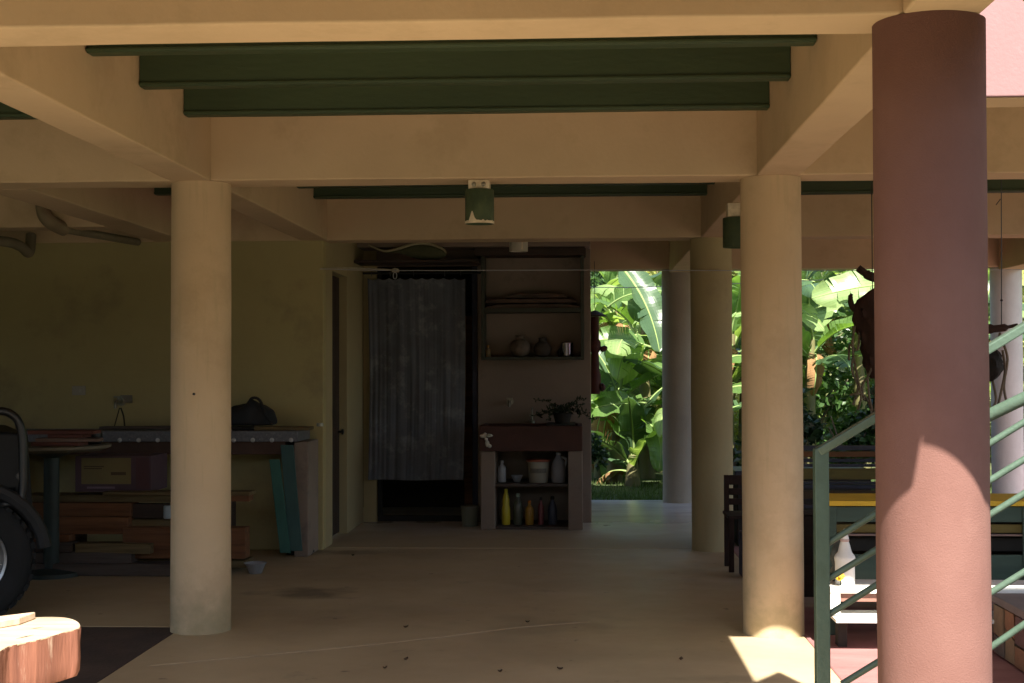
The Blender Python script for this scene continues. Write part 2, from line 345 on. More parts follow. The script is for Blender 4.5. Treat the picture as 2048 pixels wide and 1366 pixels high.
# front edge of the upper floor (its shadow falls on the red column) and the corner of the stair landing
tag(MB().box(-9, RO, 3.29, 3.55, H, 3.243).build('balcony_edge_beam', CREAM, bevel=0.01), 'cream edge beam of the balcony overhead in front of the red column', 'beam')
tag(MB().prism([(1.317, 3.40), (1.56, 3.28), (1.66, 3.35), (1.66, 4.35), (1.54, 4.75), (1.346, 4.43), (1.317, 4.38)], H, 3.243).build('stair_landing', CREAM, bevel=0.008), 'cream underside corner of the stair landing at the very top right corner', 'landing')

# pink upper wall with its concrete edge at right
pk = thing('upper_wall', 'sunlit pink upper wall above the stairs in the top right corner', 'wall', (1.4, 6.122, 2.761))
MB().box(1.318, 5.2, 6.122, 6.355, H+0.005, 4.9).build('wall_panel', PINK, pk, bevel=0.006)
MB().box(1.318, 5.2, 6.14, 6.353, H, H+0.004).build('wall_underside', CREAM, pk)
tag(MB().box(2.35, 5.2, 3.9, 5.95, H+0.01, H+0.15).build('shade_slab', CREAM, bevel=0.01), 'unseen cream slab added beyond the stairs to shade the stone platform', 'slab')  # out of view, added only for the shade it casts on the platform
# joists
GJ = 'dark green ceiling joists'
def joist(x0, x1, yc, label):
    # rounded lower arrises and a shallow lip as on pressed channels
    o = wavy_box(x0, x1, yc, yc+0.085, HJ, 3.244, 0.003, 0.3).box(x0+0.0, x1-0.0, yc-0.012, yc-0.0005, HJ+0.004, HJ+0.022).build('ceiling_joist', GREEN, bevel=0.010, seg=3)
    return tag(o, label, 'joist', GJ)
joist(LI+.002, RI-.002, 6.315, 'nearest dark green joist, a thin strip just below the front beam')
joist(LI+.002, RI-.002, 7.092, 'middle dark green joist, the tallest looking of the three in front')
joist(LI+.002, RI-.002, 7.897, 'third dark green joist, just in front of the second cream beam')
joist(-9, LO-.002, 7.897, 'dark green joist piece cut off at the far left edge')
joist(LI+.002, RI-.002, 11.08, 'hidden looking dark green joist right behind the second cream beam')
joist(LI+.002, RI-.002, 11.80, 'dark green joist behind the green lamp, above the sink corner')
joist(lx1+.002, LO-.002, 11.45, 'dark green joist end showing left of the left pale column')
joist(RO+.002, 4.938, 11.80, 'dark green joist right of the right pale column, behind the red column')
joist(0.12, RI-.002, 15.90, 'short dark green joist over the grey patio passage')
joist(RO+.002, 4.938, 15.90, 'farthest dark green joist in the right bay')

# ------------------------------------------------------------------ columns
def column(x, y, r, z1, m, label, name='round_column'):
    prof = []; n = 46
    for i in range(n+1):
        z = z1*i/n
        rr = r*(1+0.006*noise.noise(Vector((x, z*1.3, 1))))
        if i == 0: rr = r*1.01
        prof.append((rr, z))
    b = MB(); b.lathe(prof, x, y, 0, n=72)
    # tiny hand-trowelled unevenness
    b.v = [(vx+0.0025*noise.noise(Vector((vx*6, vy*6, vz*2.5))), vy+0.0025*noise.noise(Vector((vx*6, vy*6, vz*2.5+9))), vz) for vx, vy, vz in b.v]
    o = b.build(name, m, smooth=True, origin=(x, y, 0)); return tag(o, label, 'column', 'round columns holding the beams')
column(XL, 8.647, RC, H-.001, CREAMC, 'pale cream round column on the left, beside the lumber pile')
column(XR, 8.647, RC, H-.001, CREAMC, 'pale cream round column on the right with sunlight at its foot')
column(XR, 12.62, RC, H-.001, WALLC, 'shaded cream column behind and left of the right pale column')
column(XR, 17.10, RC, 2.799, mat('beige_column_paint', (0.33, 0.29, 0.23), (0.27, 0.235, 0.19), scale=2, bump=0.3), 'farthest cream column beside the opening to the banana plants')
column(5.07, 17.10, RC, 2.799, mat('white_column_paint', (0.62, 0.6, 0.56), (0.52, 0.5, 0.47), scale=3, bump=0.2), 'whitish column at the right edge, behind the stair rails')
column(1.172, 4.792, 0.184, H+0.0, REDCC, 'thick terracotta red column in the foreground, sunlit below')

# ------------------------------------------------------------------ walls of the back
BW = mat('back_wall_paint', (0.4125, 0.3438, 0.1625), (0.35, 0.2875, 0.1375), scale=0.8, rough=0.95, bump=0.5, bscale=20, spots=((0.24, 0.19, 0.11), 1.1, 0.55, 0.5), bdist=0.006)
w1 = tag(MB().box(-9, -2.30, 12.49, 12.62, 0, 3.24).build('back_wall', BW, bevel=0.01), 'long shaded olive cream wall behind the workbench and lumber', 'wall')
tag(MB().box(-9.0, -8.86, 8.9, 12.48, 0, 3.24).build('side_wall', BW), 'cream side wall far left beyond the parked car', 'wall')
sw = thing('side_partition', 'narrow cream partition with a dark doorway, left of the curtain', 'wall', (-2.3, 13.5, 0))
MB().box(-2.43, -2.30, 12.623, 12.95, 0, 3.24).build('wall_pier', WALLC, sw, bevel=0.006)
MB().box(-2.43, -2.30, 13.77, 14.79, 0, 3.24).build('wall_pier', WALLC, sw, bevel=0.006)
MB().box(-2.43, -2.30, 12.953, 13.767, 2.52, 3.24).build('lintel', WALLC, sw, bevel=0.006)
dd = thing('side_door', 'dark brown plank door seen edge on at left of the curtained niche', 'door', (-2.36, 13.36, 0))
for k in range(4):
    MB().box(-2.415, -2.375, 12.96+k*0.2, 12.96+k*0.2+0.193, 0.02, 2.51).build('door_plank', DWOOD, dd, bevel=0.004)
MB().lathe([(0.012, 0), (0.012, 0.03), (0.026, 0.035), (0.028, 0.05), (0.012, 0.058)], M=Matrix.Translation((-2.375, 13.68, 1.0)) @ Matrix.Rotation(R(90), 4, 'Y'), n=16).build('door_knob', BLACK, dd, smooth=True)
bk = thing('sink_wall', 'shaded pinkish wall behind the shelf and sink, with the curtained doorway', 'wall', (-1, 14.8, 0))
MB().box(-2.30, -2.16, 14.80, 14.93, 0, 3.24).build('wall_pier', WALLC, bk)
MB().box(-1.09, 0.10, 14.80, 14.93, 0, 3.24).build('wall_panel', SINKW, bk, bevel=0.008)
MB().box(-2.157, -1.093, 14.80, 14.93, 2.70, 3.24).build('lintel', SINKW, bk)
MB().box(-0.03, 0.10, 14.933, 17.1, 0, 2.798).build('side_return', WALLC, bk)
# dark room behind the curtain
rm = thing('washroom', 'dark washroom behind the shower curtain', 'room', (-1.7, 15.7, 0))
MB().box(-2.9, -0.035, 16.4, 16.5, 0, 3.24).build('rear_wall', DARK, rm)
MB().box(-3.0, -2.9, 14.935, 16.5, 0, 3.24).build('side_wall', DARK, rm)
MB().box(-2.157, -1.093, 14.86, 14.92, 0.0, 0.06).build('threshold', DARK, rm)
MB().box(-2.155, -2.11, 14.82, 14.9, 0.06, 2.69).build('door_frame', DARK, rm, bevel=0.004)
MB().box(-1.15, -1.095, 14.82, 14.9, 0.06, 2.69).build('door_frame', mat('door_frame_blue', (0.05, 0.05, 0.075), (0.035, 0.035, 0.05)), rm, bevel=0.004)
MB().box(-1.30, -1.155, 15.6, 15.7, 0.0, 2.2).build('wall_strip', WOODO, rm)
# ledge over the niche
tag(MB().box(-2.295, 0.095, 14.35, 14.798, 2.86, 2.92).build('loft_slab', SINKW, bevel=0.008), 'narrow slab over the sink corner under the third beam', 'slab')

# ------------------------------------------------------------------ shower curtain
plw_dark = mat('dull_ring', (0.15, 0.15, 0.15), bump=0)
CUR = mat('translucent_grey_curtain', (0.11, 0.12, 0.145), (0.078, 0.086, 0.105), scale=5, rough=0.55, bump=0.2, bscale=10, spots=((0.20, 0.21, 0.23), 4.0, 0.52, 0.8), trans=None, spec=0.5)
cu = thing('shower_curtain', 'grey plastic shower curtain hanging in the dark doorway', 'curtain', (-1.7, 14.70, 2.55))
cx0, cx1 = P(735, 600, 14.7).x, P(925, 600, 14.7).x
nx, nz = 150, 40; vs = []; fs = []
ztop, zbot = P(800, 556, 14.7).z, P(800, 960, 14.7).z
for j in range(nz+1):
    t = j/nz
    for i in range(nx+1):
        s = i/nx
        xx = cx0+(cx1-cx0)*s + (0.03*(1-t)**2*s) + 0.02*math.sin(t*3)
        fold = 0.012*noise.noise(Vector((s*17, t*0.8, 4))) + 0.006*noise.noise(Vector((s*41, t*1.5, 9))) + 0.035*noise.noise(Vector((s*4, t*3, 0)))
        zz = ztop+(zbot-ztop)*t
        if j == 0: zz -= 0.020*abs(math.sin(s*math.pi*9)) + (0.05*max(0, s-0.8))
        if j == nz: zz += 0.004*math.sin(s*9)
        vs.append((xx, 14.70+fold*(0.45+0.55*t), zz))
for j in range(nz):
    for i in range(nx):
        a = j*(nx+1)+i; fs.append((a, a+1, a+nx+2, a+nx+1))
MB().add(vs, fs).build('curtain_sheet', CUR, cu, smooth=True)
MB().tube([(-2.29, 14.70, ztop+0.05), (-1.04, 14.70, ztop+0.05)], 0.011, 8).build('curtain_rod', BLACK, cu, smooth=True)
for i in range(5):
    s = (0.02, 0.22, 0.47, 0.8, 0.97)[i]; xx = cx0+0.02+(cx1-cx0-0.01)*s
    ring = [(xx+0.002, 14.70+0.016*math.sin(a), ztop+0.042+0.026*math.cos(a)) for a in [k*math.pi/5 for k in range(11)]]
    MB().tube(ring, 0.0025, 5, cap=False).build('curtain_ring', plw_dark, cu)

# ------------------------------------------------------------------ sink cabinet
k14 = F/14.1
sc = thing('sink_cabinet', 'masonry sink with two pink piers and open shelves, right of the curtain', 'sink', (-0.5, 14.4, 0))
x0, x1 = P(961, 900, 14.1).x, P(1165, 900, 14.1).x
zr0, zr1 = P(1000, 902, 14.1).z, P(1000, 852, 14.1).z
DRED = mat('dark_red_tile', (0.084, 0.033, 0.024), (0.06, 0.024, 0.018), scale=4, rough=0.6)
pw = P(990, 900, 14.1).x - x0
MB().box(x0, x0+pw, 14.1, 14.798, 0.003, zr0-.002).build('pier', SINKW, sc, bevel=0.008)
MB().box(x1-pw, x1, 14.1, 14.798, 0.003, zr0+0.06).build('pier', SINKW, sc, bevel=0.008)
# basin block with a real hollow
bx0, bx1 = x0-0.01, x1+0.0
t_ = 0.05
bb = MB()
bb.box(bx0, bx1, 14.07, 14.07+t_, zr0, zr1); bb.box(bx0, bx1, 14.74, 14.795, zr0, zr1)
bb.box(bx0, bx0+t_, 14.07+t_+.001, 14.739, zr0, zr1); bb.box(bx1-t_, bx1, 14.07+t_+.001, 14.739, zr0+0.065, zr1)
bb.box(bx0+t_+.001, bx1-t_-.001, 14.07+t_+.001, 14.739, zr0, zr0+0.04)
bb.build('basin', DRED, sc, bevel=0.006)
zs = P(1050, 968, 14.1).z
MB().box(x0+pw+.002, x1-pw-.002, 14.12, 14.79, zs-0.03, zs).build('shelf', WOODG, sc, bevel=0.004)
MB().box(x0+pw+.002, x1-pw-.002, 14.12, 14.79, 0.004, 0.03).build('shelf', WOODG, sc, bevel=0.004)
# bottles and tubs: rotation solids with their own outlines
def pot(name, px, py_base, Y, w, h, prof, m, label, cat, group=None, extra=None, zbase=None, n=24):
    p = P(px, py_base, Y); zb = zbase if zbase is not None else p.z
    t = thing(name, label, cat, (p.x, Y, zb), group)
    MB().lathe([(r*w/2, z*h) for r, z in prof], p.x, Y, zb, n=n).build('body', m, t, smooth=True)
    if extra: extra(t, p.x, Y, zb, w, h)
    return t
def capf(m, r, z0, z1):
    def f(t, x, y, z, w, h): MB().lathe([(r*w/2, z0*h), (r*w/2, z1*h), (r*w*0.4, z1*h+.004)], x, y, z, n=16).build('cap', m, t, smooth=True)
    return f
BOT = [(0.9, 0), (1, 0.03), (1, 0.62), (0.85, 0.72), (0.38, 0.82), (0.34, 0.9)]
JUG = [(0.92, 0), (1, 0.04), (1, 0.5), (0.85, 0.68), (0.4, 0.86), (0.3, 0.93)]
TUB = [(0.80, 0), (0.84, 0.02), (0.98, 0.86), (1.03, 0.88), (1.03, 0.94), (0.97, 0.95)]
plw = mat('white_plastic', (0.4125, 0.4125, 0.42), (0.3525, 0.3525, 0.3675), rough=0.4, bump=0, spec=0.5)
def lab(m, r, z0, z1):
    def f(t, x, y, z, w, h):
        pts = []; n = 12
        for k in range(n+1):
            a = -math.pi/2-0.9+1.8*k/n
            pts.append((x+r*w/2*math.cos(a), y+r*w/2*math.sin(a)))
        vs = [(px_, py_, z+z0*h) for px_, py_ in pts]+[(px_, py_, z+z1*h) for px_, py_ in pts]
        MB().add(vs, [(k, k+1, k+n+2, k+n+1) for k in range(n)]).build('printed_label', m, t)
    return f
def both(*fs):
    def f(*a):
        for g in fs: g(*a)
    return f
pot('plastic_bottle', 1004, 958, 14.35, 0.085, 0.215, BOT, plw, 'small white plastic bottle at left end of the upper sink shelf', 'bottle', 'containers under the sink', capf(plw, 0.42, 0.9, 1.0), zs+.001)
pot('plastic_bowl', 1034, 958, 14.35, 0.12, 0.07, [(0.5, 0), (0.55, 0.04), (0.95, 0.9), (1.02, 1.0), (0.98, 1.0), (0.9, 0.85)], mat('grey_plastic', (0.3, 0.31, 0.33), (0.24, 0.25, 0.27), rough=0.5, bump=0), 'low grey bowl between the white bottle and the tub', 'bowl', 'containers under the sink', None, zs+.001)
def tubx(t, x, y, z, w, h):
    MB().lathe([(0.53*w, 0.90*h), (0.545*w, 0.905*h), (0.545*w, 0.985*h), (0.5*w, 1.0*h)], x, y, z, n=28).build('lid', mat('red_lid', (0.33, 0.09, 0.05), (0.27, 0.07, 0.04), rough=0.5, bump=0), t, smooth=True)
    tubem = mat('printed_figure', (0.13, 0.12, 0.10), (0.2, 0.18, 0.15), scale=40, bump=0)
    lab(tubem, 0.945, 0.42, 0.62)(t, x, y, z, w, h)
pot('paint_tub', 1077, 965, 14.30, 0.225, 0.235, TUB, mat('cream_plastic', (0.35, 0.322, 0.252), (0.294, 0.266, 0.21), rough=0.45, bump=0), 'cream tub with red lid, largest container on the upper sink shelf', 'tub', 'containers under the sink', tubx, zs+.001)
def jugx(t, x, y, z, w, h):
    capf(plw, 0.36, 0.93, 1.0)(t, x, y, z, w, h)
    MB().tube(smooth_path([(x+0.028, y-0.01, z+h*0.86), (x+w*0.52, y-0.01, z+h*0.78), (x+w*0.46, y-0.01, z+h*0.55)], 5), 0.011, 8).build('handle', plw, t, smooth=True)
pot('plastic_jug', 1117, 962, 14.30, 0.145, 0.30, JUG, mat('milky_plastic', (0.252, 0.252, 0.28), (0.21, 0.21, 0.238), rough=0.4, bump=0), 'tall milky jug with handle at right end of the upper sink shelf', 'jug', 'containers under the sink', jugx, zs+.001)
yel = mat('yellow_plastic', (0.62, 0.52, 0.03), (0.55, 0.43, 0.02), rough=0.4, bump=0, spec=0.5)
amb = mat('amber_plastic', (0.36, 0.20, 0.03), (0.28, 0.14, 0.02), rough=0.35, bump=0)
pot('plastic_bottle', 1012, 1052, 14.32, 0.088, 0.355, [(0.9, 0), (1, 0.03), (0.98, 0.45), (0.8, 0.55), (0.85, 0.7), (0.5, 0.88), (0.36, 0.92)], yel, 'tall bright yellow bottle on the lower sink shelf', 'bottle', 'containers under the sink', capf(yel, 0.42, 0.92, 1.0), 0.031)
pot('plastic_bottle', 1036, 1052, 14.34, 0.095, 0.31, BOT, mat('brown_green_glass', (0.09, 0.10, 0.07), (0.07, 0.07, 0.05), rough=0.25, bump=0, spec=0.5), 'dark bottle with pale green cap right of the yellow bottle', 'bottle', 'containers under the sink', capf(mat('pale_green_cap', (0.28, 0.38, 0.3), (0.22, 0.3, 0.24), bump=0), 0.4, 0.9, 1.0), 0.031)
pot('plastic_bottle', 1059, 1052, 14.32, 0.085, 0.24, BOT, amb, 'amber yellow bottle in the middle of the lower sink shelf', 'bottle', 'containers under the sink', capf(mat('orange_cap', (0.45, 0.15, 0.02), (0.4, 0.12, 0.02), bump=0), 0.4, 0.9, 1.0), 0.031)
pot('plastic_bottle', 1082, 1052, 14.36, 0.06, 0.27, BOT, mat('dull_red_plastic', (0.22, 0.06, 0.06), (0.17, 0.05, 0.05), rough=0.4, bump=0), 'slim dull red bottle on the lower sink shelf', 'bottle', 'containers under the sink', capf(DARK, 0.4, 0.9, 1.0), 0.031)
pot('plastic_bottle', 1105, 1052, 14.36, 0.095, 0.28, JUG, mat('dark_blue_plastic', (0.06, 0.065, 0.09), (0.045, 0.05, 0.07), rough=0.4, bump=0), 'dark bluish bottle at right end of the lower sink shelf', 'bottle', 'containers under the sink', capf(DARK, 0.4, 0.9, 1.0), 0.031)
# white bow of cloth on the basin corner
b = MB(); p = P(972, 878, 14.05)
for k, (dx, dz, rx, rz) in enumerate(((-0.03, 0.03, 0.035, 0.022), (0.03, 0.035, 0.035, 0.018), (0.0, 0.0, 0.018, 0.018), (0.012, -0.045, 0.022, 0.035), (0.035, -0.07, 0.02, 0.02), (-0.01, 0.05, 0.02, 0.014))):
    b.lathe([(0.2*rx, -rz), (0.8*rx, -0.6*rz), (rx, 0), (0.8*rx, 0.6*rz), (0.2*rx, rz)], p.x+dx, 14.045, p.z+dz, n=12, wob=0.15)
tag(b.build('cloth_rag', mat('off_white_cloth', (0.6, 0.56, 0.47), (0.45, 0.41, 0.33)), smooth=True), 'crumpled off white rag hanging on the left corner of the sink', 'rag')
# taps
CH = mat('dull_brass', (0.32, 0.30, 0.24), (0.2, 0.19, 0.15), metal=0.7, rough=0.4, bump=0.1)
def tap(px, py, Y, label, wall=True, s=1.0):
    p = P(px, py, Y); t = thing('water_tap', label, 'tap', p)
    if wall:
        MB().lathe([(0.035*s, 0), (0.035*s, 0.008), (0.014*s, 0.012), (0.014*s, 0.09*s)], M=Matrix.Translation(p) @ Matrix.Rotation(R(90), 4, 'X'), n=16).build('pipe', CH, t, smooth=True)
        MB().tube(smooth_path([p+Vector((0, -0.08*s, 0)), p+Vector((0, -0.12*s, -0.005)), p+Vector((0, -0.13*s, -0.05*s))], 5), 0.012*s, 8).build('spout', CH, t, smooth=True)
        MB().box(-0.03*s, 0.03*s, -0.008, 0.008, 0.025*s, 0.037*s, M=Matrix.Translation(p+Vector((0, -0.08*s, 0)))).box(-0.006, 0.006, -0.006, 0.006, 0.0, 0.024*s, M=Matrix.Translation(p+Vector((0, -0.08*s, 0)))).build('handle', CH, t, bevel=0.002)
    else:
        MB().tube(smooth_path([p, p+Vector((0, 0, 0.10*s)), p+Vector((0, -0.03, 0.15*s)), p+Vector((0, -0.09, 0.14*s)), p+Vector((0, -0.1, 0.10*s))], 5), 0.011*s, 8).build('spout', CH, t, smooth=True)
        MB().lathe([(0.03, 0), (0.03, 0.02), (0.018, 0.03)], p.x, p.y, p.z, n=14).build('base', CH, t, smooth=True)
        MB().box(-0.028, 0.028, -0.006, 0.006, 0.07, 0.08, M=Matrix.Translation(p)).build('handle', CH, t, bevel=0.002)
    return t
tap(1020, 803, 14.798, 'small wall tap on the pinkish wall above the sink', s=1.1)
tp = tap(1064, 846, 14.767, 'slender tap standing on the back of the sink', False, 1.0)
# sprawling herb plant on the sink
LEAFD = mat('dusty_dark_leaf', (0.035, 0.05, 0.028), (0.02, 0.03, 0.018), rough=0.6, bump=0)
pp = thing('potted_herb', 'straggly dark plant in a pot on the right end of the sink', 'plant', (P(1125, 850, 14.4).x, 14.4, zr1))
x_, z_ = P(1125, 850, 14.4).x, zr1
MB().box(x_-0.16, x_+0.13, 14.08, 14.79, zr1+0.001, zr1+0.012).build('tray', DARK, pp)
MB().lathe([(0.07, 0.013), (0.10, 0.12), (0.105, 0.12), (0.09, 0.11)], x_, 14.4, zr1, n=20).build('pot', DARK, pp, smooth=True)
rg = random.Random(3); bs = MB(); bl = MB()
for k in range(22):
    a = rg.uniform(0, 6.28); L_ = rg.uniform(0.12, 0.26); q = Vector((x_, 14.4, zr1+0.11))
    dx = math.cos(a)*L_*1.2; e = q+Vector((dx, math.sin(a)*0.1, rg.uniform(-0.05, 0.16)))
    if k == 0: e = q+Vector((0.33, -0.1, -0.06))
    if k == 1: e = q+Vector((0.26, -0.1, 0.01))
    m_ = (q+e)/2+Vector((0, 0, 0.05)); path = smooth_path([q, m_, e], 4); bs.tube(path, 0.003, 4)
    for pt in path[2:]:
        for s_ in (-1, 1):
            d1 = Vector((rg.uniform(-1, 1), rg.uniform(-1, 1), rg.uniform(-0.6, 0.9))).normalized()*rg.uniform(0.03, 0.06); d2 = d1.cross(Vector((0.3, 1, 0.2))).normalized()*0.009
            bl.add([pt, pt+d1*0.5+d2, pt+d1, pt+d1*0.5-d2], [(0, 1, 2, 3)])
bs.build('stem', LEAFD, pp); o = bl.build('foliage', LEAFD, pp)

# bucket at the curtain's foot
pot('plastic_bucket', 940, 1049, 14.45, 0.19, 0.22, TUB, mat('grey_green_plastic', (0.20, 0.20, 0.15), (0.15, 0.15, 0.11), rough=0.6, bump=0), 'grey green bucket on the floor between curtain and sink', 'bucket', None, None, 0.001)

# ------------------------------------------------------------------ wall shelf
sx0, sx1 = P(962, 600, 14.5).x, P(1168, 600, 14.5).x
SW = mat('dark_green_grey_wood', (0.06, 0.062, 0.045), (0.04, 0.042, 0.03), scale=3, stretch=(1, 8, 8), rough=0.7)
sh = thing('wall_shelf', 'dark wooden two tier wall shelf above the sink', 'shelf', ((sx0+sx1)/2, 14.6, 1.7))
zt, zm, zb_ = P(1060, 512, 14.5).z, P(1060, 616, 14.5).z, P(1060, 716, 14.5).z
MB().box(sx0, sx0+0.035, 14.5, 14.795, zb_-0.02, zt).build('side_panel', SW, sh, bevel=0.003)
MB().box(sx1-0.035, sx1, 14.5, 14.795, zb_-0.02, zt).build('side_panel', SW, sh, bevel=0.003)
MB().box(sx0+.037, sx1-.037, 14.5, 14.79, zm-0.045, zm).build('shelf_board', SW, sh, bevel=0.003)
MB().box(sx0+.037, sx1-.037, 14.5, 14.79, zb_-0.02, zb_+0.012).build('shelf_board', SW, sh, bevel=0.003)
MB().box(sx0-0.06, sx1+0.02, 14.42, 14.795, zt+0.002, zt+0.07).build('top_board', DWOOD, sh, bevel=0.003)
# crate on top with slats
cr8 = thing('slatted_crate', 'dark slatted crate lying on top of the wall shelf', 'crate', ((sx0+sx1)/2, 14.5, zt+0.072))
cz0 = zt+0.072
for k in range(15):
    xx = sx0-0.05+k*(sx1-sx0+0.03)/14
    MB().box(xx, xx+0.03, 14.45, 14.462, cz0+0.03, cz0+0.125).build('slat', mat('reddish_slat', (0.07, 0.035, 0.03), (0.05, 0.025, 0.02)), cr8)
MB().box(sx0-0.06, sx1+0.01, 14.44, 14.449, cz0, cz0+0.04).build('rim', DWOOD, cr8)
MB().box(sx0-0.06, sx1+0.01, 14.44, 14.449, cz0+0.10, cz0+0.128).build('rim', DWOOD, cr8)
MB().box(sx0-0.06, sx1+0.01, 14.464, 14.75, cz0, cz0+0.02).build('bottom_board', DWOOD, cr8)
# upper tier: stacked driftwood / bark pieces
GDW = 'old bark pieces stacked on the upper shelf'
bark = mat('old_bark', (0.12, 0.075, 0.055), (0.05, 0.035, 0.028), scale=7, rough=0.95, bump=1.0, bscale=16, stretch=(0.5, 3, 3), spots=((0.08, 0.085, 0.06), 5, 0.55, 0.6))
for k, (pa, pb, zo, th, lb) in enumerate(((972, 1160, 0.002, 0.05, 'long lowest bark piece on the upper shelf'), (968, 1085, 0.055, 0.05, 'short bark piece at the left of the stack on the shelf'), (1040, 1152, 0.056, 0.05, 'bark piece at the right of the stack on the shelf'), (1010, 1135, 0.108, 0.05, 'topmost flat bark piece on the upper shelf'))):
    xa, xb = P(pa, 600, 14.6).x, P(pb, 600, 14.6).x
    xa = max(xa, sx0+0.045); xb = min(xb, sx1-0.045); n = 14; vs = []; fs = []
    for i in range(n+1):
        s = i/n; x = xa+(xb-xa)*s; e = 1-0.7*abs(2*s-1)**5
        for (yy, zz) in ((-0.10, 0), (0.12, 0), (0.12, th*e), (0.0, th*e*(1+0.1*math.sin(i))), (-0.10, th*e*0.8)):
            nz_ = 0.012*noise.noise(Vector((x*9, yy*9, k)))
            vs.append((x, 14.62+yy+nz_, zm+zo+max(0, zz+ (nz_ if zz else 0))))
    for i in range(n):
        for j in range(5): fs.append((i*5+j, i*5+(j+1) % 5, (i+1)*5+(j+1) % 5, (i+1)*5+j))
    fs += [(0, 1, 2, 3, 4), tuple(n*5+j for j in range(4, -1, -1))]
    tag(MB().add(vs, fs).build('bark_piece', bark, smooth=True), lb, 'bark', GDW)
# lower tier: gourds, vases, tin, bottle
zl = zb_+0.013
gm = mat('dull_clay_pot', (0.17, 0.13, 0.10), (0.10, 0.08, 0.06), scale=14, bump=0.4)
def ball(px, w, label, m=gm, squash=0.92):
    prof = [(math.sin(a)*1.0 if a > 0.1 else 0.3, (1-math.cos(a))/2) for a in [0.35+k*(2.5)/10 for k in range(11)]]
    z0 = prof[0][1]; prof = [(r, (z-z0)*squash) for r, z in prof]
    def rim(t, x, y, z, w_, h): MB().lathe([(0.22*w_, prof[-1][1]*h-.002), (0.2*w_, prof[-1][1]*h+0.02), (0.25*w_, prof[-1][1]*h+0.035)], x, y, z, n=18, cap=False).build('rim', m, t, smooth=True)
    return pot('round_pot', px, 712, 14.64, w, w, prof, m, label, 'pot', 'round pots on the lower shelf', rim, zl)
ball(1040, 0.215, 'round greyish clay pot, left one of the two on the lower shelf')
ball(1085, 0.185, 'darker round clay pot beside the greyish one on the lower shelf', mat('dark_clay_pot', (0.085, 0.07, 0.055), (0.06, 0.045, 0.04), scale=14))
pot('small_jar', 976, 712, 14.64, 0.06, 0.11, BOT, mat('ochre_jar', (0.25, 0.17, 0.09), (0.2, 0.13, 0.06)), 'tiny ochre jar with pale base at left of the lower shelf', 'jar', None, capf(mat('orange_jar_top', (0.4, 0.2, 0.05), (0.3, 0.15, 0.04)), 0.5, 0.9, 1.1), zl)
pot('small_jar', 1119, 712, 14.64, 0.035, 0.10, BOT, DARK, 'thin dark bottle just left of the shiny tin', 'bottle', None, None, zl)
pot('shiny_tin', 1134, 714, 14.60, 0.125, 0.145, [(0.98, 0), (1, 0.02), (1, 0.96), (1.02, 0.98), (1.0, 1.0), (0.94, 0.97)], mat('polished_tin', (0.85, 0.86, 0.85), (0.8, 0.8, 0.8), metal=1.0, rough=0.12, bump=0), 'shiny metal tin catching daylight at right of the lower shelf', 'tin', None, None, zl, n=40)

# ------------------------------------------------------------------ palm spathe resting over the doorway
zl0 = P(820, 527, 14.5).z
b = MB(); ctl = [(740, 492), (768, 502), (800, 496), (835, 488), (865, 490), (888, 503), (885, 515), (850, 521), (815, 519)]
top = smooth_path([P(x, y, 14.3) for x, y in ((738, 491), (768, 503), (795, 499), (828, 489), (860, 489), (886, 499), (893, 508))], 5)
bot = smooth_path([P(x, y, 14.3) for x, y in ((738, 493), (768, 505), (797, 506), (828, 516), (858, 521), (882, 517), (893, 509))], 5)
vs = []; fs = []; n = len(top)
for i in range(n):
    c = (top[i]+bot[i])/2; hh = max((top[i].z-bot[i].z)/2, 0.004)
    for k in range(12):
        a = 2*math.pi*k/12; dep = min(hh*1.1, 0.10)
        vs.append((c.x, 14.3-dep*math.cos(a)*(1 if math.cos(a) < 0 else 0.45), c.z+hh*math.sin(a)))
for i in range(n-1):
    for k in range(12): fs.append((i*12+k, i*12+(k+1) % 12, (i+1)*12+(k+1) % 12, (i+1)*12+k))
sp_o = thing('palm_spathe', 'dried boat shaped palm spathe with curled tip lying above the curtain doorway', 'palm spathe', (P(830, 505, 14.3).x, 14.3, P(830, 505, 14.3).z))
MB().add(vs, fs).build('husk', mat('green_brown_husk', (0.11, 0.11, 0.06), (0.07, 0.075, 0.04), scale=5, stretch=(1, 5, 5)), sp_o, smooth=True)
MB().tube([t_+Vector((0, -0.035, 0.002)) for t_ in top], [0.007+0.009*math.sin(math.pi*i/(n-1)) for i in range(n)], 8).build('pale_edge', mat('pale_husk_edge', (0.42, 0.38, 0.25), (0.33, 0.29, 0.18)), sp_o, smooth=True)
zc = P(830, 521, 14.3).z
tag(MB().box(-2.295, -1.04, 14.15, 14.60, zc-0.03, zc-0.004).build('ledge_board', DWOOD, bevel=0.003), 'dark ledge board across the top of the curtained niche', 'board')

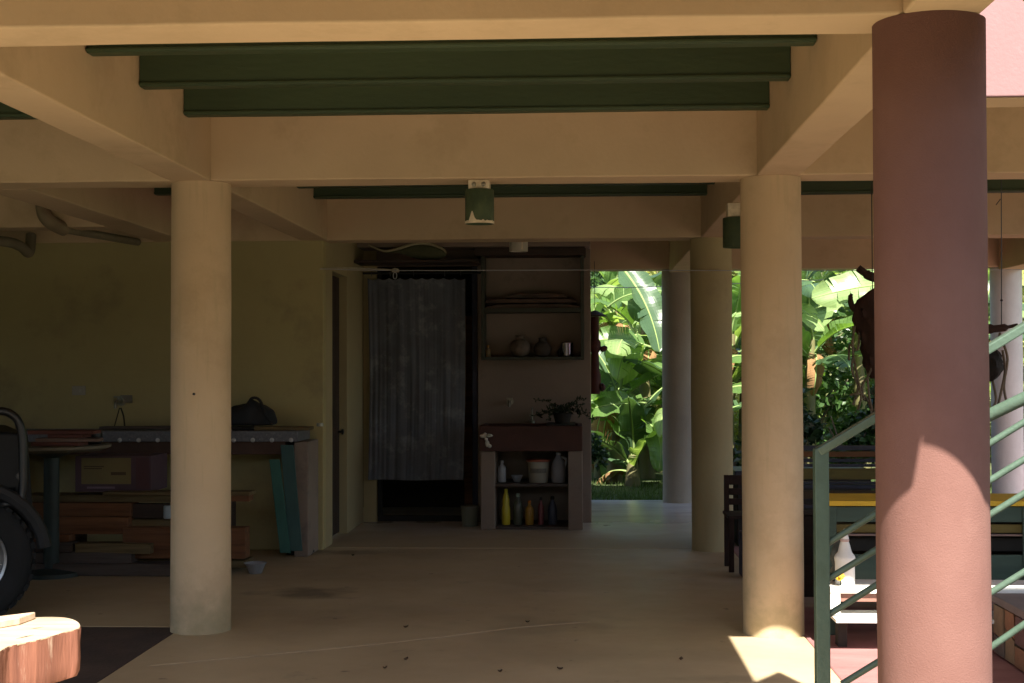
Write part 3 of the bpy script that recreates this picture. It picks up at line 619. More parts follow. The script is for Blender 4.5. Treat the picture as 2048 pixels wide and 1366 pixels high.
# ------------------------------------------------------------------ lamps
GL2 = 'cylinder lamps under the beams'
def lamp(px, ptop, pbot, Y, w, label, m, peel, ztop=H):
    p0 = P(px, ptop, Y); p1 = P(px, pbot, Y); h = p0.z-p1.z; x = p0.x
    t = thing('ceiling_lamp', label, 'lamp', (x, Y, ztop), GL2)
    MB().box(x-w*0.36, x+w*0.36, Y-w*0.36, Y+w*0.36, p0.z+0.001, ztop-.001).build('bracket', PEEL, t, bevel=0.004)
    if peel:
        for sx_ in (-0.15, 0.15):
            MB().lathe([(0.012, 0), (0.014, 0.004), (0.010, 0.010), (0.006, 0.011)], M=Matrix.Translation((x+sx_*w*1.1, Y-w*0.36, (p0.z+ztop)/2)) @ Matrix.Rotation(R(90), 4, 'X'), n=14).build('screw', CH, t, smooth=True)
    r = w/2; prof = [(r*0.2, 0), (r*0.97, 0), (r, -0.006), (r, -h+0.006), (r*0.985, -h), (r*0.9, -h), (r*0.9, -0.02)]
    MB().lathe(prof, x, Y, p0.z, n=40, cap=False).build('lamp_shade', m, t, smooth=True)
    MB().lathe([(r*0.3, -0.02), (r*0.3, -h*0.35), (r*0.42, -h*0.5), (r*0.4, -h*0.75), (r*0.15, -h*0.85)], x, Y, p0.z, n=20).build('bulb', plw, t, smooth=True)
    if peel:   # bare patches where the green paint has flaked off, a hair proud of the shade
        n = 60; vs = []; fs = []
        for i in range(n+1):
            a = -math.pi*1.02+ i*math.pi*1.04/n
            u_ = i/n
            hgt = 0.016+0.008*noise.noise(Vector((i*0.35, 2, 0)))+0.055*math.exp(-((u_-0.36)/0.055)**2)
            for zz in (-h-0.001, -h+hgt): vs.append((x+(r+0.0015)*math.cos(a), Y+(r+0.0015)*math.sin(a), p0.z+zz))
        for i in range(n): fs.append((2*i, 2*i+2, 2*i+3, 2*i+1))
        MB().add(vs, fs).build('flaked_patch', PEEL, t)
    else:
        a0 = -0.35*math.pi
        vs = [(x+(r+.0015)*math.cos(a), Y+(r+.0015)*math.sin(a), p0.z+zz) for a, zz in ((a0-0.14, -h*0.92), (a0+0.06, -h*0.92), (a0+0.02, -h*0.25), (a0-0.08, -h*0.3))]
        if m is not plw: MB().add(vs, [(0, 1, 2, 3)]).build('flaked_patch', PEEL, t)
    return t
lamp(959, 380, 448, 8.62, 0.178, 'green cylinder lamp with flaked plaster rim in the middle of the photo', GREENL, True)
lamp(1474, 436, 495, 9.95, 0.20, 'green cylinder lamp half hidden behind the right pale column', GREENL, False)
wm = mat('off_white_lamp', (0.52, 0.47, 0.38), (0.46, 0.41, 0.33), bump=0)
lamp(1037, 468, 503, 13.6, 0.18, 'small off white lamp in front of the crate over the sink', wm, False, 3.24)

# ------------------------------------------------------------------ clothesline
cl = thing('clothesline', 'thin clothesline stretched across the back above the doorway and passage', 'clothesline', P(655, 538, 12.3))
pts = smooth_path([P(640, 538, 12.44), P(800, 541, 12.3), P(1185, 540, 12.35), P(1385, 541, 12.38), P(1640, 541, 12.4), (5.0, 12.5, P(1640, 541, 12.4).z)], 8)
MB().tube(pts, 0.0035, 5).build('line', mat('grey_cord', (0.4, 0.4, 0.42), (0.33, 0.33, 0.35), bump=0), cl)
MB().tube(smooth_path([P(642, 537, 12.42), P(700, 536, 12.36), P(750, 538, 12.32), P(785, 540, 12.30)], 5), [0.0065]*16, 6).build('rope_end', mat('pale_rope', (0.42, 0.38, 0.30), (0.3, 0.27, 0.2), scale=50), cl)
kn = P(790, 541, 12.29)
MB().tube(smooth_path([kn+Vector((-0.02, 0, 0.01)), kn+Vector((0.02, -0.01, 0.012)), kn+Vector((0.03, 0.008, -0.008)), kn+Vector((-0.025, 0.006, -0.006)), kn+Vector((0.0, -0.012, 0.016)), kn+Vector((0.03, 0, 0.0))], 4), 0.007, 6).build('knot', mat('pale_rope', (0.42, 0.38, 0.30)), cl)
loop = [kn+Vector((0.016*math.sin(a), 0, -0.045+0.030*math.cos(a))) for a in [k*2*math.pi/12 for k in range(13)]]
MB().tube(loop, 0.0035, 5, cap=False).build('loop', plw, cl)
p = P(1200, 575, 17.6); q = P(1325, 573, 17.6)
tag(MB().tube(smooth_path([(0.08, 17.05, 2.62), p, q, (3.0, 17.6, 2.7)], 6), 0.005, 5).build('garden_line', MATS['grey_cord']), 'second thin line in front of the banana leaves', 'line')

# ------------------------------------------------------------------ totem at the wall end
TW = mat('red_brown_carved_wood', (0.08, 0.02, 0.016), (0.048, 0.0128, 0.0112), scale=6, rough=0.6, stretch=(3, 3, 1))
pz = P(1190, 700, 16.6)
tt = thing('carved_totem', 'red brown carved wooden ornament on the wall end beside the banana plants', 'ornament', (pz.x, 16.6, P(1190, 785, 16.6).z))
prof = [(0.055, P(1190, 788, 16.6).z), (0.07, P(1190, 778, 16.6).z), (0.068, P(1190, 750, 16.6).z), (0.05, P(1190, 738, 16.6).z), (0.045, P(1190, 705, 16.6).z), (0.07, P(1190, 698, 16.6).z), (0.068, P(1190, 684, 16.6).z), (0.048, P(1190, 678, 16.6).z), (0.05, P(1190, 634, 16.6).z)]
MB().lathe([(r, z) for r, z in prof], pz.x, 16.6, 0, n=20).build('shaft', TW, tt, smooth=True)
zc = P(1190, 633, 16.6).z
MB().lathe([(0.13, 0), (0.14, 0.01), (0.06, 0.05), (0.02, 0.07)], pz.x, 16.6, zc, n=20).build('cap', DWOOD, tt, smooth=True)
MB().lathe([(0.02, 0), (0.035, 0.02), (0.03, 0.07), (0.01, 0.09)], M=Matrix.Translation((pz.x+0.06, 16.58, P(1190, 700, 16.6).z)) @ Matrix.Rotation(R(70), 4, 'Y'), n=12).build('arm', TW, tt, smooth=True)
MB().lathe([(0.02, 0), (0.05, 0.02), (0.045, 0.05), (0.015, 0.07)], M=Matrix.Translation((pz.x+0.05, 16.58, P(1190, 775, 16.6).z)) @ Matrix.Rotation(R(80), 4, 'Y'), n=12).build('arm', TW, tt, smooth=True)
MB().tube([(pz.x, 16.6, zc+0.06), (pz.x, 16.95, 2.9)], 0.004, 5).build('hanging_cord', BLACK, tt)

# ------------------------------------------------------------------ workbench along the back wall
wb = thing('workbench', 'long workbench with speckled tile edge against the back wall', 'workbench', (-3.6, 12.1, 0))
TERR = mat('speckled_tile_edge', (0.144, 0.144, 0.156), (0.084, 0.084, 0.096), scale=40, rough=0.5, bump=0.1, spots=((0.45, 0.45, 0.45), 60, 0.6, 0.8))
zc1, zc0 = P(400, 862, 11.95).z, P(400, 884, 11.95).z
bx1 = P(596, 875, 11.95).x
MB().box(-7.4, bx1, 11.95, 12.485, zc0+.002, zc1).build('counter_top', TERR, wb, bevel=0.005)
for k in range(44):      # pale studs along the tile edge
    xx = bx1-0.06-k*0.165
    if xx < -7.3: break
    MB().lathe([(0.020, 0), (0.018, 0.006), (0.006, 0.012)], M=Matrix.Translation((xx, 11.95, zc0+0.016)) @ Matrix.Rotation(R(90), 4, 'X'), n=10).build('stud', MATS['white_plastic'], wb, smooth=True)
MB().box(-7.4, P(570, 890, 12.0).x, 12.0, 12.48, zc0-0.11, zc0).build('apron', mat('red_brown_apron', (0.096, 0.054, 0.039), (0.066, 0.036, 0.027), scale=6, spots=((0.4, 0.38, 0.33), 12, 0.68, 0.7)), wb, bevel=0.003)
MB().box(P(588, 900, 12.02).x, -2.345, 12.02, 12.487, 0.003, zc0-0.002).build('end_pier', SINKW, wb, bevel=0.008)
MB().box(-5.5, -5.2, 12.05, 12.48, 0.003, zc0-0.112).build('pier', SINKW, wb)
# boards on the counter
def board(x0_, x1_, y0_, y1_, z0_, z1_, m, label, rz=0, rx=0, name='wooden_plank', group='loose planks and boards'):
    c = Vector(((x0_+x1_)/2, (y0_+y1_)/2, (z0_+z1_)/2)); hx, hy, hz = (x1_-x0_)/2, (y1_-y0_)/2, (z1_-z0_)/2
    n = max(3, int(hx*2/0.25)); vs = []; fs = []
    for i in range(n+1):
        x = -hx+2*hx*i/n
        for (yy, zz) in ((-hy, -hz), (hy, -hz), (hy, hz), (-hy, hz)):
            k = 0.010 if zz > 0 else 0.0
            vs.append((x, yy+0.010*noise.noise(Vector((x*2+c.x, yy, zz))), zz+k*noise.noise(Vector((x*3, c.z*9, yy*5)))))
    for i in range(n):
        for j in range(4): fs.append((i*4+j, i*4+(j+1) % 4, (i+1)*4+(j+1) % 4, (i+1)*4+j))
    fs += [(0, 1, 2, 3), tuple(n*4+j for j in range(3, -1, -1))]
    o = MB().add(vs, fs).build(name, m, bevel=0.004); o.location = c; o.rotation_euler = (rx, 0, rz)
    return tag(o, label, 'plank', group)
board(P(515, 858, 12.1).x, -2.33, 11.97, 12.2, zc1+0.002, zc1+0.032, WOODY, 'orange tinted plank lying on the right end of the workbench')
board(P(195, 858, 12.2).x, P(500, 858, 12.2).x, 12.24, 12.42, zc1+0.002, zc1+0.026, WOODG, 'thin dull plank on the workbench behind the left pale column')
pot('metal_cup', 640, 860, 12.05, 0.06, 0.03, [(0.8, 0), (1, 0.1), (1, 0.9), (0.9, 1)], CH, 'small metal cap at the right tip of the workbench plank', 'cap', None, None, zc1+0.034)
# dark bag
b = MB(); pB = P(495, 862, 12.2); vs = []; fs = []; nu, nv = 22, 12
for j in range(nv+1):
    v = j/nv*math.pi/2
    for i in range(nu):
        u = 2*math.pi*i/nu; prof_h = 0.18+0.07*math.exp(-((math.cos(u)-0.2)/0.4)**2)
        rr = math.cos(v)**0.6
        d_ = 1+0.22*noise.noise(Vector((math.cos(u)*2, math.sin(u)*2, v*2+5)))
        vs.append((pB.x+0.25*rr*math.cos(u)*d_+0.02*math.sin(v), 12.22+0.17*rr*math.sin(u)*d_, zc1+0.034+(math.sin(v))*prof_h*d_))
for j in range(nv):
    for i in range(nu): fs.append((j*nu+i, j*nu+(i+1) % nu, (j+1)*nu+(i+1) % nu, (j+1)*nu+i))
fs.append(tuple(range(nu)))
BAGM = mat('black_cloth', (0.022, 0.022, 0.026), (0.014, 0.014, 0.016), rough=0.8, bump=0.6, bscale=14)
bagt = thing('cloth_bag', 'black cloth bag slumped on the workbench right of the left pale column', 'bag', (pB.x, 12.22, zc1+0.034))
MB().add(vs, fs).build('body', BAGM, bagt, smooth=True, subd=1)
MB().tube(smooth_path([(pB.x+0.02, 12.12, zc1+0.2), (pB.x+0.06, 12.09, zc1+0.275), (pB.x+0.13, 12.1, zc1+0.26), (pB.x+0.19, 12.1, zc1+0.12), (pB.x+0.25, 12.08, zc1+0.05)], 5), 0.012, 6).build('strap', BAGM, bagt, smooth=True)
# small thing behind left column, switch plate, wall tap
tagw = thing('light_switch', 'pale switch plate on the olive wall above the workbench', 'switch', P(158, 781, 12.487))
pS = P(158, 781, 12.487)
MB().box(pS.x-0.062, pS.x+0.062, 12.477, 12.489, pS.z-0.042, pS.z+0.042).build('cover_plate', mat('ivory_plate', (0.372, 0.336, 0.282), (0.33, 0.3, 0.252), bump=0), tagw, bevel=0.006)
MB().box(pS.x+0.005, pS.x+0.035, 12.471, 12.4765, pS.z-0.018, pS.z+0.018).build('rocker', mat('ivory_rocker', (0.42, 0.39, 0.33), bump=0), tagw, bevel=0.002)
wt = tap(243, 802, 12.488, 'wall tap with thin hose above the workbench, left of the pale column', s=1.25)
pT = P(243, 802, 12.35)
MB().box(pT.x-0.055, pT.x+0.055, 12.478, 12.4885, pT.z-0.02, pT.z+0.05).build('back_plate', mat('dull_plate', (0.2, 0.18, 0.15)), wt, bevel=0.004)
MB().tube(smooth_path([(pT.x, 12.33, pT.z-0.06), (pT.x+0.03, 12.32, pT.z-0.14), (pT.x+0.045, 12.3, pT.z-0.235)], 6), 0.007, 6).build('hose', DARK, wt, smooth=True)
MB().tube(smooth_path([(pT.x-0.01, 12.33, pT.z-0.06), (pT.x-0.03, 12.32, pT.z-0.14), (pT.x-0.05, 12.3, pT.z-0.235)], 6), 0.005, 6).build('hose', DARK, wt, smooth=True)

# ------------------------------------------------------------------ round pedestal table with tray stack
TEAL = mat('dull_teal_paint', (0.033, 0.04675, 0.04125), (0.02475, 0.033, 0.03025), rough=0.6)
ptab = P(98, 890, 10.9)
rt = thing('pedestal_table', 'round table on a single dull teal pedestal beside the parked car', 'table', (ptab.x, 10.9, 0))
zt_ = ptab.z
MB().lathe([(0.40, -0.045), (0.47, -0.02), (0.475, 0.0), (0.46, 0.004), (0.3, 0.004)], ptab.x, 10.9, zt_, n=56).build('table_top', mat('worn_table_rim', (0.198, 0.168, 0.12), (0.132, 0.114, 0.078), scale=8), rt, smooth=True)
MB().lathe([(0.06, 0), (0.06, zt_-0.10), (0.20, zt_-0.048)], P(103, 950, 10.9).x, 10.9, 0.0, n=24).build('pedestal', TEAL, rt, smooth=True)
MB().lathe([(0.24, 0), (0.23, 0.03), (0.07, 0.06)], P(103, 950, 10.9).x, 10.9, 0.0, n=24).build('foot', TEAL, rt, smooth=True)
GT = 'dull red boards stacked on the round table'
rdm = mat('dull_red_board', (0.16, 0.06, 0.045), (0.11, 0.04, 0.03), stretch=(1, 6, 6), scale=4)
for k, (a, c, y0_, m_, lb) in enumerate(((62, 158, 10.62, rdm, 'lowest dull red board on the round table'), (70, 190, 10.66, mat('grey_red_board', (0.2, 0.13, 0.1), (0.14, 0.09, 0.07)), 'second greyish board on the round table'), (95, 165, 10.7, rdm, 'third short red board on the round table'), (55, 185, 10.68, rdm, 'topmost long red board on the round table'))):
    board(P(a, 870, y0_).x, P(c, 870, y0_).x, y0_, y0_+0.2, zt_+0.006+k*0.029, zt_+0.032+k*0.029, m_, lb, rz=R((-3, 4, -2, 1)[k]), group=GT, name='red_board')
pot('black_box_end', 188, 880, 10.95, 0.13, 0.10, [(0.9, 0), (1, 0.1), (1, 0.9), (0.8, 1)], BLACK, 'small black canister at the right of the boards on the round table', 'canister', None, None, zt_+0.006)

# ------------------------------------------------------------------ cardboard box
pb0, pb1 = P(150, 985, 11.3), P(302, 985, 11.3)
zbx = P(200, 984, 11.3).z; zbt = P(200, 912, 11.3).z
cb = thing('cardboard_box', 'purple bordered cardboard box with a yellowish panel on top of the lumber', 'box', ((pb0.x+pb1.x)/2, 11.5, zbx))
PUR = mat('purple_card', (0.098, 0.0595, 0.07), (0.077, 0.0455, 0.056), bump=0.05)
YC = mat('yellow_card', (0.2025, 0.1575, 0.0675), (0.18, 0.135, 0.06), bump=0.03)
MB().box(pb0.x, pb1.x, 11.3, 11.75, zbx, zbt).build('carton', PUR, cb, bevel=0.004)
MB().box(P(163, 950, 11.3).x, P(262, 950, 11.3).x, 11.297, 11.2995, P(0, 968, 11.3).z, P(0, 916, 11.3).z).build('front_panel', YC, cb)
ink = mat('brown_ink', (0.085, 0.055, 0.03), (0.07, 0.045, 0.03), bump=0)
for (a, c, d_, e) in ((168, 208, 932, 934), (168, 204, 936, 938), (222, 252, 944, 950)):
    MB().box(P(a, 940, 11.3).x, P(c, 940, 11.3).x, 11.2955, 11.2965, P(0, e, 11.3).z, P(0, d_, 11.3).z).build('print_line', ink, cb)
MB().box(P(174, 940, 11.3).x, P(230, 940, 11.3).x, 11.2985, 11.2997, P(0, 977, 11.3).z, P(0, 973, 11.3).z).build('print_line', mat('pale_purple_ink', (0.22, 0.15, 0.18), bump=0), cb)
MB().box(P(272, 940, 11.3).x, P(298, 940, 11.3).x, 11.2985, 11.2997, P(0, 978, 11.3).z, P(0, 916, 11.3).z).build('side_print', mat('dark_card_print', (0.10, 0.05, 0.055), bump=0), cb)

# ------------------------------------------------------------------ lumber pile
GP = 'rough planks of the lumber pile'
pile = [  # px left, px right, py top, py bottom, depth of the front, thickness, material, label
 (40, 350, 1128, 1152, 10.85, .22, WOODG, 'lowest grey plank of the lumber pile, flat on the floor'),
 (40, 492, 1119, 1134, 11.12, .25, WOODY, 'pale bottom plank behind, its end showing right of the left column'),
 (245, 490, 1056, 1117, 11.02, .16, WOODO, 'thickest orange timber with squared end right of the left column'),
 (50, 262, 1106, 1126, 10.92, .18, WOODG, 'dark grey plank second from the floor at the left'),
 (150, 300, 1088, 1108, 10.93, .18, WOODY, 'short mossy yellowish plank with a knot near the floor'),
 (50, 145, 1086, 1104, 10.95, .16, WOODG, 'short grey offcut at the left under the small orange wedge'),
 (65, 138, 1070, 1084, 10.96, .14, WOODO, 'small orange wedge at the left of the pile'),
 (46, 255, 1034, 1068, 11.05, .18, WOODO, 'wide orange plank in the middle of the pile at the left'),
 (242, 345, 1040, 1054, 11.15, .18, WOODY, 'narrow pale strip above the thickest orange timber'),
 (48, 262, 1006, 1032, 11.12, .20, WOODO, 'orange plank with wavy lower edge, below the pedestal foot'),
 (262, 330, 1008, 1037, 11.16, .14, DWOOD, 'dark broken block in the pile near the small blue can'),
 (40, 345, 991, 1004, 11.20, .30, WOODY, 'pale plank next to top of the pile under the box'),
 (205, 500, 984, 991, 11.15, .20, WOODY, 'thin topmost strip of the pile crossing behind the left column'),
 (420, 498, 993, 1003, 11.18, .16, WOODO, 'orange strip end poking out right of the left column'),
]
for (a, c, t0, b0, Y, th, m_, lb) in pile:
    x0_, x1_ = P(a, b0, Y).x, P(c, b0, Y).x; z0_, z1_ = P(a, b0, Y).z, P(a, t0, Y).z
    z0_ = max(z0_, 0.004)
    board(x0_, x1_, Y, Y+th, z0_, z1_, m_, lb, rz=R(random.uniform(-0.6, 0.6)), group=GP)
# bearers that carry the pile (inside it)
for k, px in enumerate((120, 430)):
    xx = P(px, 1100, 11.4).x
    board(xx-0.05, xx+0.05, 11.36, 11.9, 0.003, P(0, 1006, 11.4).z, DWOOD, ('upright block carrying the left end of the lumber pile', 'upright block carrying the lumber pile behind the left column')[k], group='blocks under the lumber pile', name='support_block')
pot('small_can', 336, 1028, 11.13, 0.07, 0.10, [(0.95, 0), (1, 0.03), (1, 0.95), (0.9, 1)], mat('pale_blue_can', (0.35, 0.4, 0.42), (0.28, 0.32, 0.34), bump=0), 'small bluish can tucked in the lumber pile beside the left column', 'can', None, None, P(0, 1036, 11.13).z)
# teal boards leaning on the bench end
TB = mat('teal_painted_board', (0.0384, 0.1296, 0.096), (0.0264, 0.0912, 0.072), scale=4, stretch=(4, 4, 0.6), rough=0.6, spots=((0.04, 0.11, 0.10), 3, 0.6, 0.7))
TB2 = mat('dark_teal_board', (0.0385, 0.091, 0.0805), (0.028, 0.0665, 0.063), scale=4, stretch=(4, 4, 0.6), rough=0.6)
for (ptop_, pbot_, yt, yb, pw_, m_, lb) in (((549, 919), (571, 1106), 11.90, 11.75, 21, TB, 'shorter bright teal board leaning against the workbench end'), ((574, 890), (592, 1102), 11.93, 11.80, 26, TB2, 'taller dark teal board leaning right beside the bright teal one')):
    a = P(*ptop_, yt); c = P(*pbot_, yb); c.z = max(c.z, 0.012); w_ = pw_/(F/11.85)/2
    dirv = (a-c).normalized(); sidev = Vector((1, 0, 0)); nv_ = dirv.cross(sidev).normalized()*0.011; sidev = sidev*w_
    vs = [c-sidev-nv_, c+sidev-nv_, c+sidev+nv_, c-sidev+nv_, a-sidev-nv_, a+sidev-nv_, a+sidev+nv_, a-sidev+nv_]
    tag(MB().add(vs, [(0, 3, 2, 1), (4, 5, 6, 7), (0, 1, 5, 4), (1, 2, 6, 5), (2, 3, 7, 6), (3, 0, 4, 7)]).build('teal_board', m_, bevel=0.003), lb, 'board', 'teal boards leaning on the workbench')
pot('enamel_bowl', 511, 1132, 11.05, 0.17, 0.085, [(0.55, 0), (0.6, 0.03), (0.9, 0.8), (1.08, 0.97), (1.08, 1.0), (0.88, 0.86), (0.5, 0.1)], mat('grey_enamel', (0.272, 0.272, 0.28), (0.224, 0.224, 0.224), rough=0.4, bump=0), 'small pale bowl on the floor at the end of the lumber pile', 'bowl', None, None, 0.001)
# tangled rags and debris on the floor by the boards
for (px, py, s, lb, nm, m_) in ((545, 1090, 0.16, 'dark crumpled sack on the floor behind the pale bowl', 'cloth_sack', mat('blackish_sack', (0.05, 0.05, 0.055), (0.035, 0.035, 0.04), bump=0.6)), (600, 1108, 0.09, 'small dark rag on the floor at the foot of the teal boards', 'floor_rag', DARK)):
    p = onfloor(px, py); vs = []; fs = []
    for j in range(7):
        v = j/6*math.pi/2
        for i in range(18):
            u = 2*math.pi*i/18; d_ = 1+0.35*noise.noise(Vector((math.cos(u)*1.8+px, math.sin(u)*1.8, v*2)))
            vs.append((p.x+s*1.3*math.cos(v)*math.cos(u)*d_, p.y+s*math.cos(v)*math.sin(u)*d_, 0.002+s*0.7*math.sin(v)*d_))
    for j in range(6):
        for i in range(18): fs.append((j*18+i, j*18+(i+1) % 18, (j+1)*18+(i+1) % 18, (j+1)*18+i))
    tag(MB().add(vs, fs).build(nm, m_, smooth=True), lb, 'rag' if s < 0.1 else 'sack')

# ------------------------------------------------------------------ drain pipes, upper left
PV = mat('painted_pipe', (0.252, 0.196, 0.119), (0.196, 0.147, 0.091), scale=6, rough=0.6, bump=0.1)
dp = thing('drain_pipe', 'cream painted drain pipe with elbow in the upper left', 'pipe', P(95, 440, 11.0))
a0 = P(86, 412, 11.0); a1 = P(98, 440, 11.0); a2 = P(128, 458, 11.2); a3 = P(275, 484, 12.4)
MB().tube(smooth_path([Vector((a0.x, a0.y, 3.2)), a0, a1+Vector((-0.005, 0, 0)), a2], 6), 0.058, 16).build('elbow', PV, dp, smooth=True)
MB().tube([a2, a3], 0.034, 14).build('straight_pipe', mat('olive_pipe', (0.24, 0.2, 0.13), (0.17, 0.14, 0.09)), dp, smooth=True)
d2 = thing('drain_pipe', 'dark drain pipe cut off by the left edge above the wall', 'pipe', P(30, 488, 11.9))
MB().tube(smooth_path([P(-150, 470, 11.6), P(0, 482, 11.9), P(40, 492, 12.0), P(58, 505, 12.1), P(62, 470, 12.2)], 6), 0.045, 14).build('pipe_run', MATS['olive_pipe'], d2, smooth=True)

# ------------------------------------------------------------------ parked off-road car at the far left
k9 = F/8.95
cx = P(-60, 1122, 8.95).x; wz = 0.40
car = thing('parked_car', 'black off road car with tubular bumper, cut off by the left edge', 'car', (cx+0.42, 9.0, 0))
CARP = mat('black_car_paint', (0.0075, 0.008, 0.009), (0.006, 0.0065, 0.007), rough=0.5, bump=0, spec=0.2)
RUB = mat('tyre_rubber', (0.02, 0.02, 0.02), (0.014, 0.014, 0.014), rough=0.9, bump=0.3, bscale=30)
ALU = mat('alloy_rim', (0.42, 0.42, 0.42), (0.36, 0.36, 0.36), metal=0.8, rough=0.35, bump=0)
def wheel(xc, yc, side):
    Mw = Matrix.Translation((xc, yc, wz+0.0)) @ Matrix.Rotation(R(90)*side, 4, 'X')
    w = bpy.data.objects.new('wheel', None); col.objects.link(w); w.parent = car; w.location = Vector((xc, yc, wz))-Vector(car.location)
    tw = 0.13
    o = MB().lathe([(0.235, -tw+0.03), (0.245, -tw+0.012), (0.30, -tw), (0.365, -tw+0.012), (0.392, -tw+0.04), (0.398, 0), (0.392, tw-0.04), (0.365, tw-0.012), (0.30, tw), (0.245, tw-0.012), (0.235, tw-0.03)], n=64, M=Mw, cap=False).build('tyre', RUB, None, smooth=True)
    o.parent = w; o.location = -Vector((xc, yc, wz)); 
    bl_ = MB()
    for i in range(36):
        a = 2*math.pi*i/36
        for s_ in (-1, 0, 1):
            Mt = Mw @ Matrix.Rotation(a+0.06*s_, 4, 'Z') @ Matrix.Translation((0.398, 0, s_*0.075)) @ Matrix.Rotation(0.35*s_, 4, 'X')
            bl_.box(-0.012, 0.010, -0.022, 0.022, -0.036, 0.036, M=Mt)
    o = bl_.build('tread_blocks', RUB, None); o.parent = w; o.location = -Vector((xc, yc, wz)); o['kind'] = 'stuff'
    rb = MB().lathe([(0.238, 0.09), (0.232, 0.10), (0.215, 0.092), (0.205, 0.05), (0.20, -0.02), (0.0005, -0.03)], n=48, M=Mw, cap=False)
    o = rb.build('rim', ALU, None, smooth=True); o.parent = w; o.location = -Vector((xc, yc, wz))
    for i in range(5):
        Ms = Mw @ Matrix.Rotation(2*math.pi*i/5+0.5, 4, 'Z')
        s_ = MB().prism([(0.03, -0.035), (0.215, -0.020), (0.215, 0.020), (0.03, 0.035)], 0.045, 0.078, M=Ms)
        o = s_.build('spoke', ALU, None, bevel=0.008); o.parent = w; o.location = -Vector((xc, yc, wz))
    o = MB().lathe([(0.06, 0.03), (0.058, 0.085), (0.03, 0.092)], n=24, M=Mw).build('hub_cap', ALU, None, smooth=True); o.parent = w; o.location = -Vector((xc, yc, wz))
wheel(cx, 9.05, 1); wheel(cx, 10.45, -1); wheel(cx-2.5, 9.05, 1); wheel(cx-2.5, 10.45, -1)
def carp(poly, y0_, y1_, name, m, bev=0.03, parent=car):
    M_ = Matrix(((1, 0, 0, 0), (0, 0, 1, 0), (0, 1, 0, 0), (0, 0, 0, 1)))
    return MB().prism(poly, y0_, y1_, M=M_).build(name, m, parent, bevel=bev, seg=3)
fx = cx+0.42
carp([(cx-3.2, 0.42), (cx-2.95, 0.42), (cx-2.9, 0.80), (cx-2.1, 0.80), (cx-2.02, 0.42), (cx-0.50, 0.42), (cx-0.44, 0.80), (cx+0.28, 0.84), (cx+0.36, 0.62), (fx-0.02, 0.62), (fx-0.06, 1.20), (cx-0.9, 1.30), (cx-3.2, 1.30)], 8.98, 10.52, 'body', CARP)
carp([(cx-3.15, 1.29), (cx-0.95, 1.29), (cx-1.35, 1.80), (cx-3.1, 1.82)], 9.05, 10.45, 'cabin', CARP)
carp([(cx-2.0, 1.34), (cx-1.10, 1.34), (cx-1.40, 1.74), (cx-2.0, 1.74)], 9.035, 9.048, 'window', mat('car_glass', (0.02, 0.025, 0.028), (0.02, 0.025, 0.028), rough=0.08, bump=0, spec=0.8), 0.004)
# fender flare over the wheel
pts = [(cx+0.47*math.cos(a), 8.955, wz+0.47*math.sin(a)) for a in [R(8)+k*R(164)/14 for k in range(15)]]
MB().tube(pts, 0.045, 8).build('fender_flare', mat('matt_black_plastic', (0.022, 0.022, 0.023), rough=0.6, bump=0.1), car, smooth=True)
car.rotation_euler = (0, 0, R(27))
# tubular bumper guard
bp_ = [P(-60, 822, 8.97), P(0, 821, 8.97), P(22, 828, 8.97), P(36, 845, 8.97), P(43, 880, 8.97), P(44, 940, 8.97), P(42, 985, 8.97), P(30, 1003, 8.97), P(-30, 1010, 9.0)]
MB().tube(smooth_path(bp_, 6), 0.027, 12).build('tube_guard', BLACK, car, smooth=True)
MB().tube(smooth_path([P(5, 835, 9.9), P(22, 845, 9.9), P(36, 880, 9.9), P(34, 960, 9.9), P(20, 990, 9.9)], 6), 0.027, 12).build('tube_guard', BLACK, car, smooth=True)
zg0, zg1 = P(0, 1004, 8.97).z, P(0, 930, 8.97).z
for z__ in (zg0, (zg0+zg1)/2+0.05):
    MB().tube([(P(38, 960, 8.97).x, 8.97, z__), (P(38, 960, 8.97).x+0.02, 10.4, z__)], 0.025, 10).build('cross_tube', BLACK, car, smooth=True)
MB().box(fx-0.06, fx-0.01, 9.0, 10.5, 0.50, 0.72).build('bumper', MATS['matt_black_plastic'], car, bevel=0.02)
for yy in (10.3,):
    MB().lathe([(0.09, 0), (0.09, 0.02), (0.05, 0.04)], M=Matrix.Translation((fx-0.05, yy, 0.88)) @ Matrix.Rotation(R(90), 4, 'Y'), n=24).build('headlight', plw, car, smooth=True)

# ------------------------------------------------------------------ sawn log slab table in the sun
LT = mat('sawn_wood_top', (0.50, 0.39, 0.28), (0.34, 0.25, 0.165), scale=3, stretch=(1, 6, 1), rough=0.7, bump=0.3, bscale=20)
LB_ = mat('red_heartwood_bark', (0.264, 0.108, 0.068), (0.136, 0.052, 0.0336), scale=5, stretch=(3, 3, 0.35), rough=0.8, bump=0.35, bscale=18, spots=((0.46, 0.36, 0.27), 6, 0.60, 0.8))
def topz(px, py, z): 
    v = P(px, py, 1.0)-Vector((0, 0, EYE)); t = (z-EYE)/v.z
    return Vector((0, 0, EYE))+v*t
ZT = 0.70
lt = thing('log_table', 'thick sawn log slab table glowing in the sun at lower left', 'table', (-2.7, 5.6, 0))
outline_px = [(60, 1237), (95, 1235), (125, 1236), (146, 1240), (158, 1247), (160, 1254), (154, 1258), (130, 1264), (100, 1273), (70, 1281), (42, 1287), (20, 1292), (8, 1298), (-6, 1306), (-40, 1318), (-110, 1332), (-200, 1330), (-270, 1300), (-280, 1268), (-220, 1245), (-120, 1236), (-30, 1236)]
ol = [topz(x, y, ZT) for x, y in outline_px]
ol = smooth_path(ol+[ol[0]], 4)[:-1]
n = len(ol); cen = sum(ol, Vector())/n; vs = []; fs = []
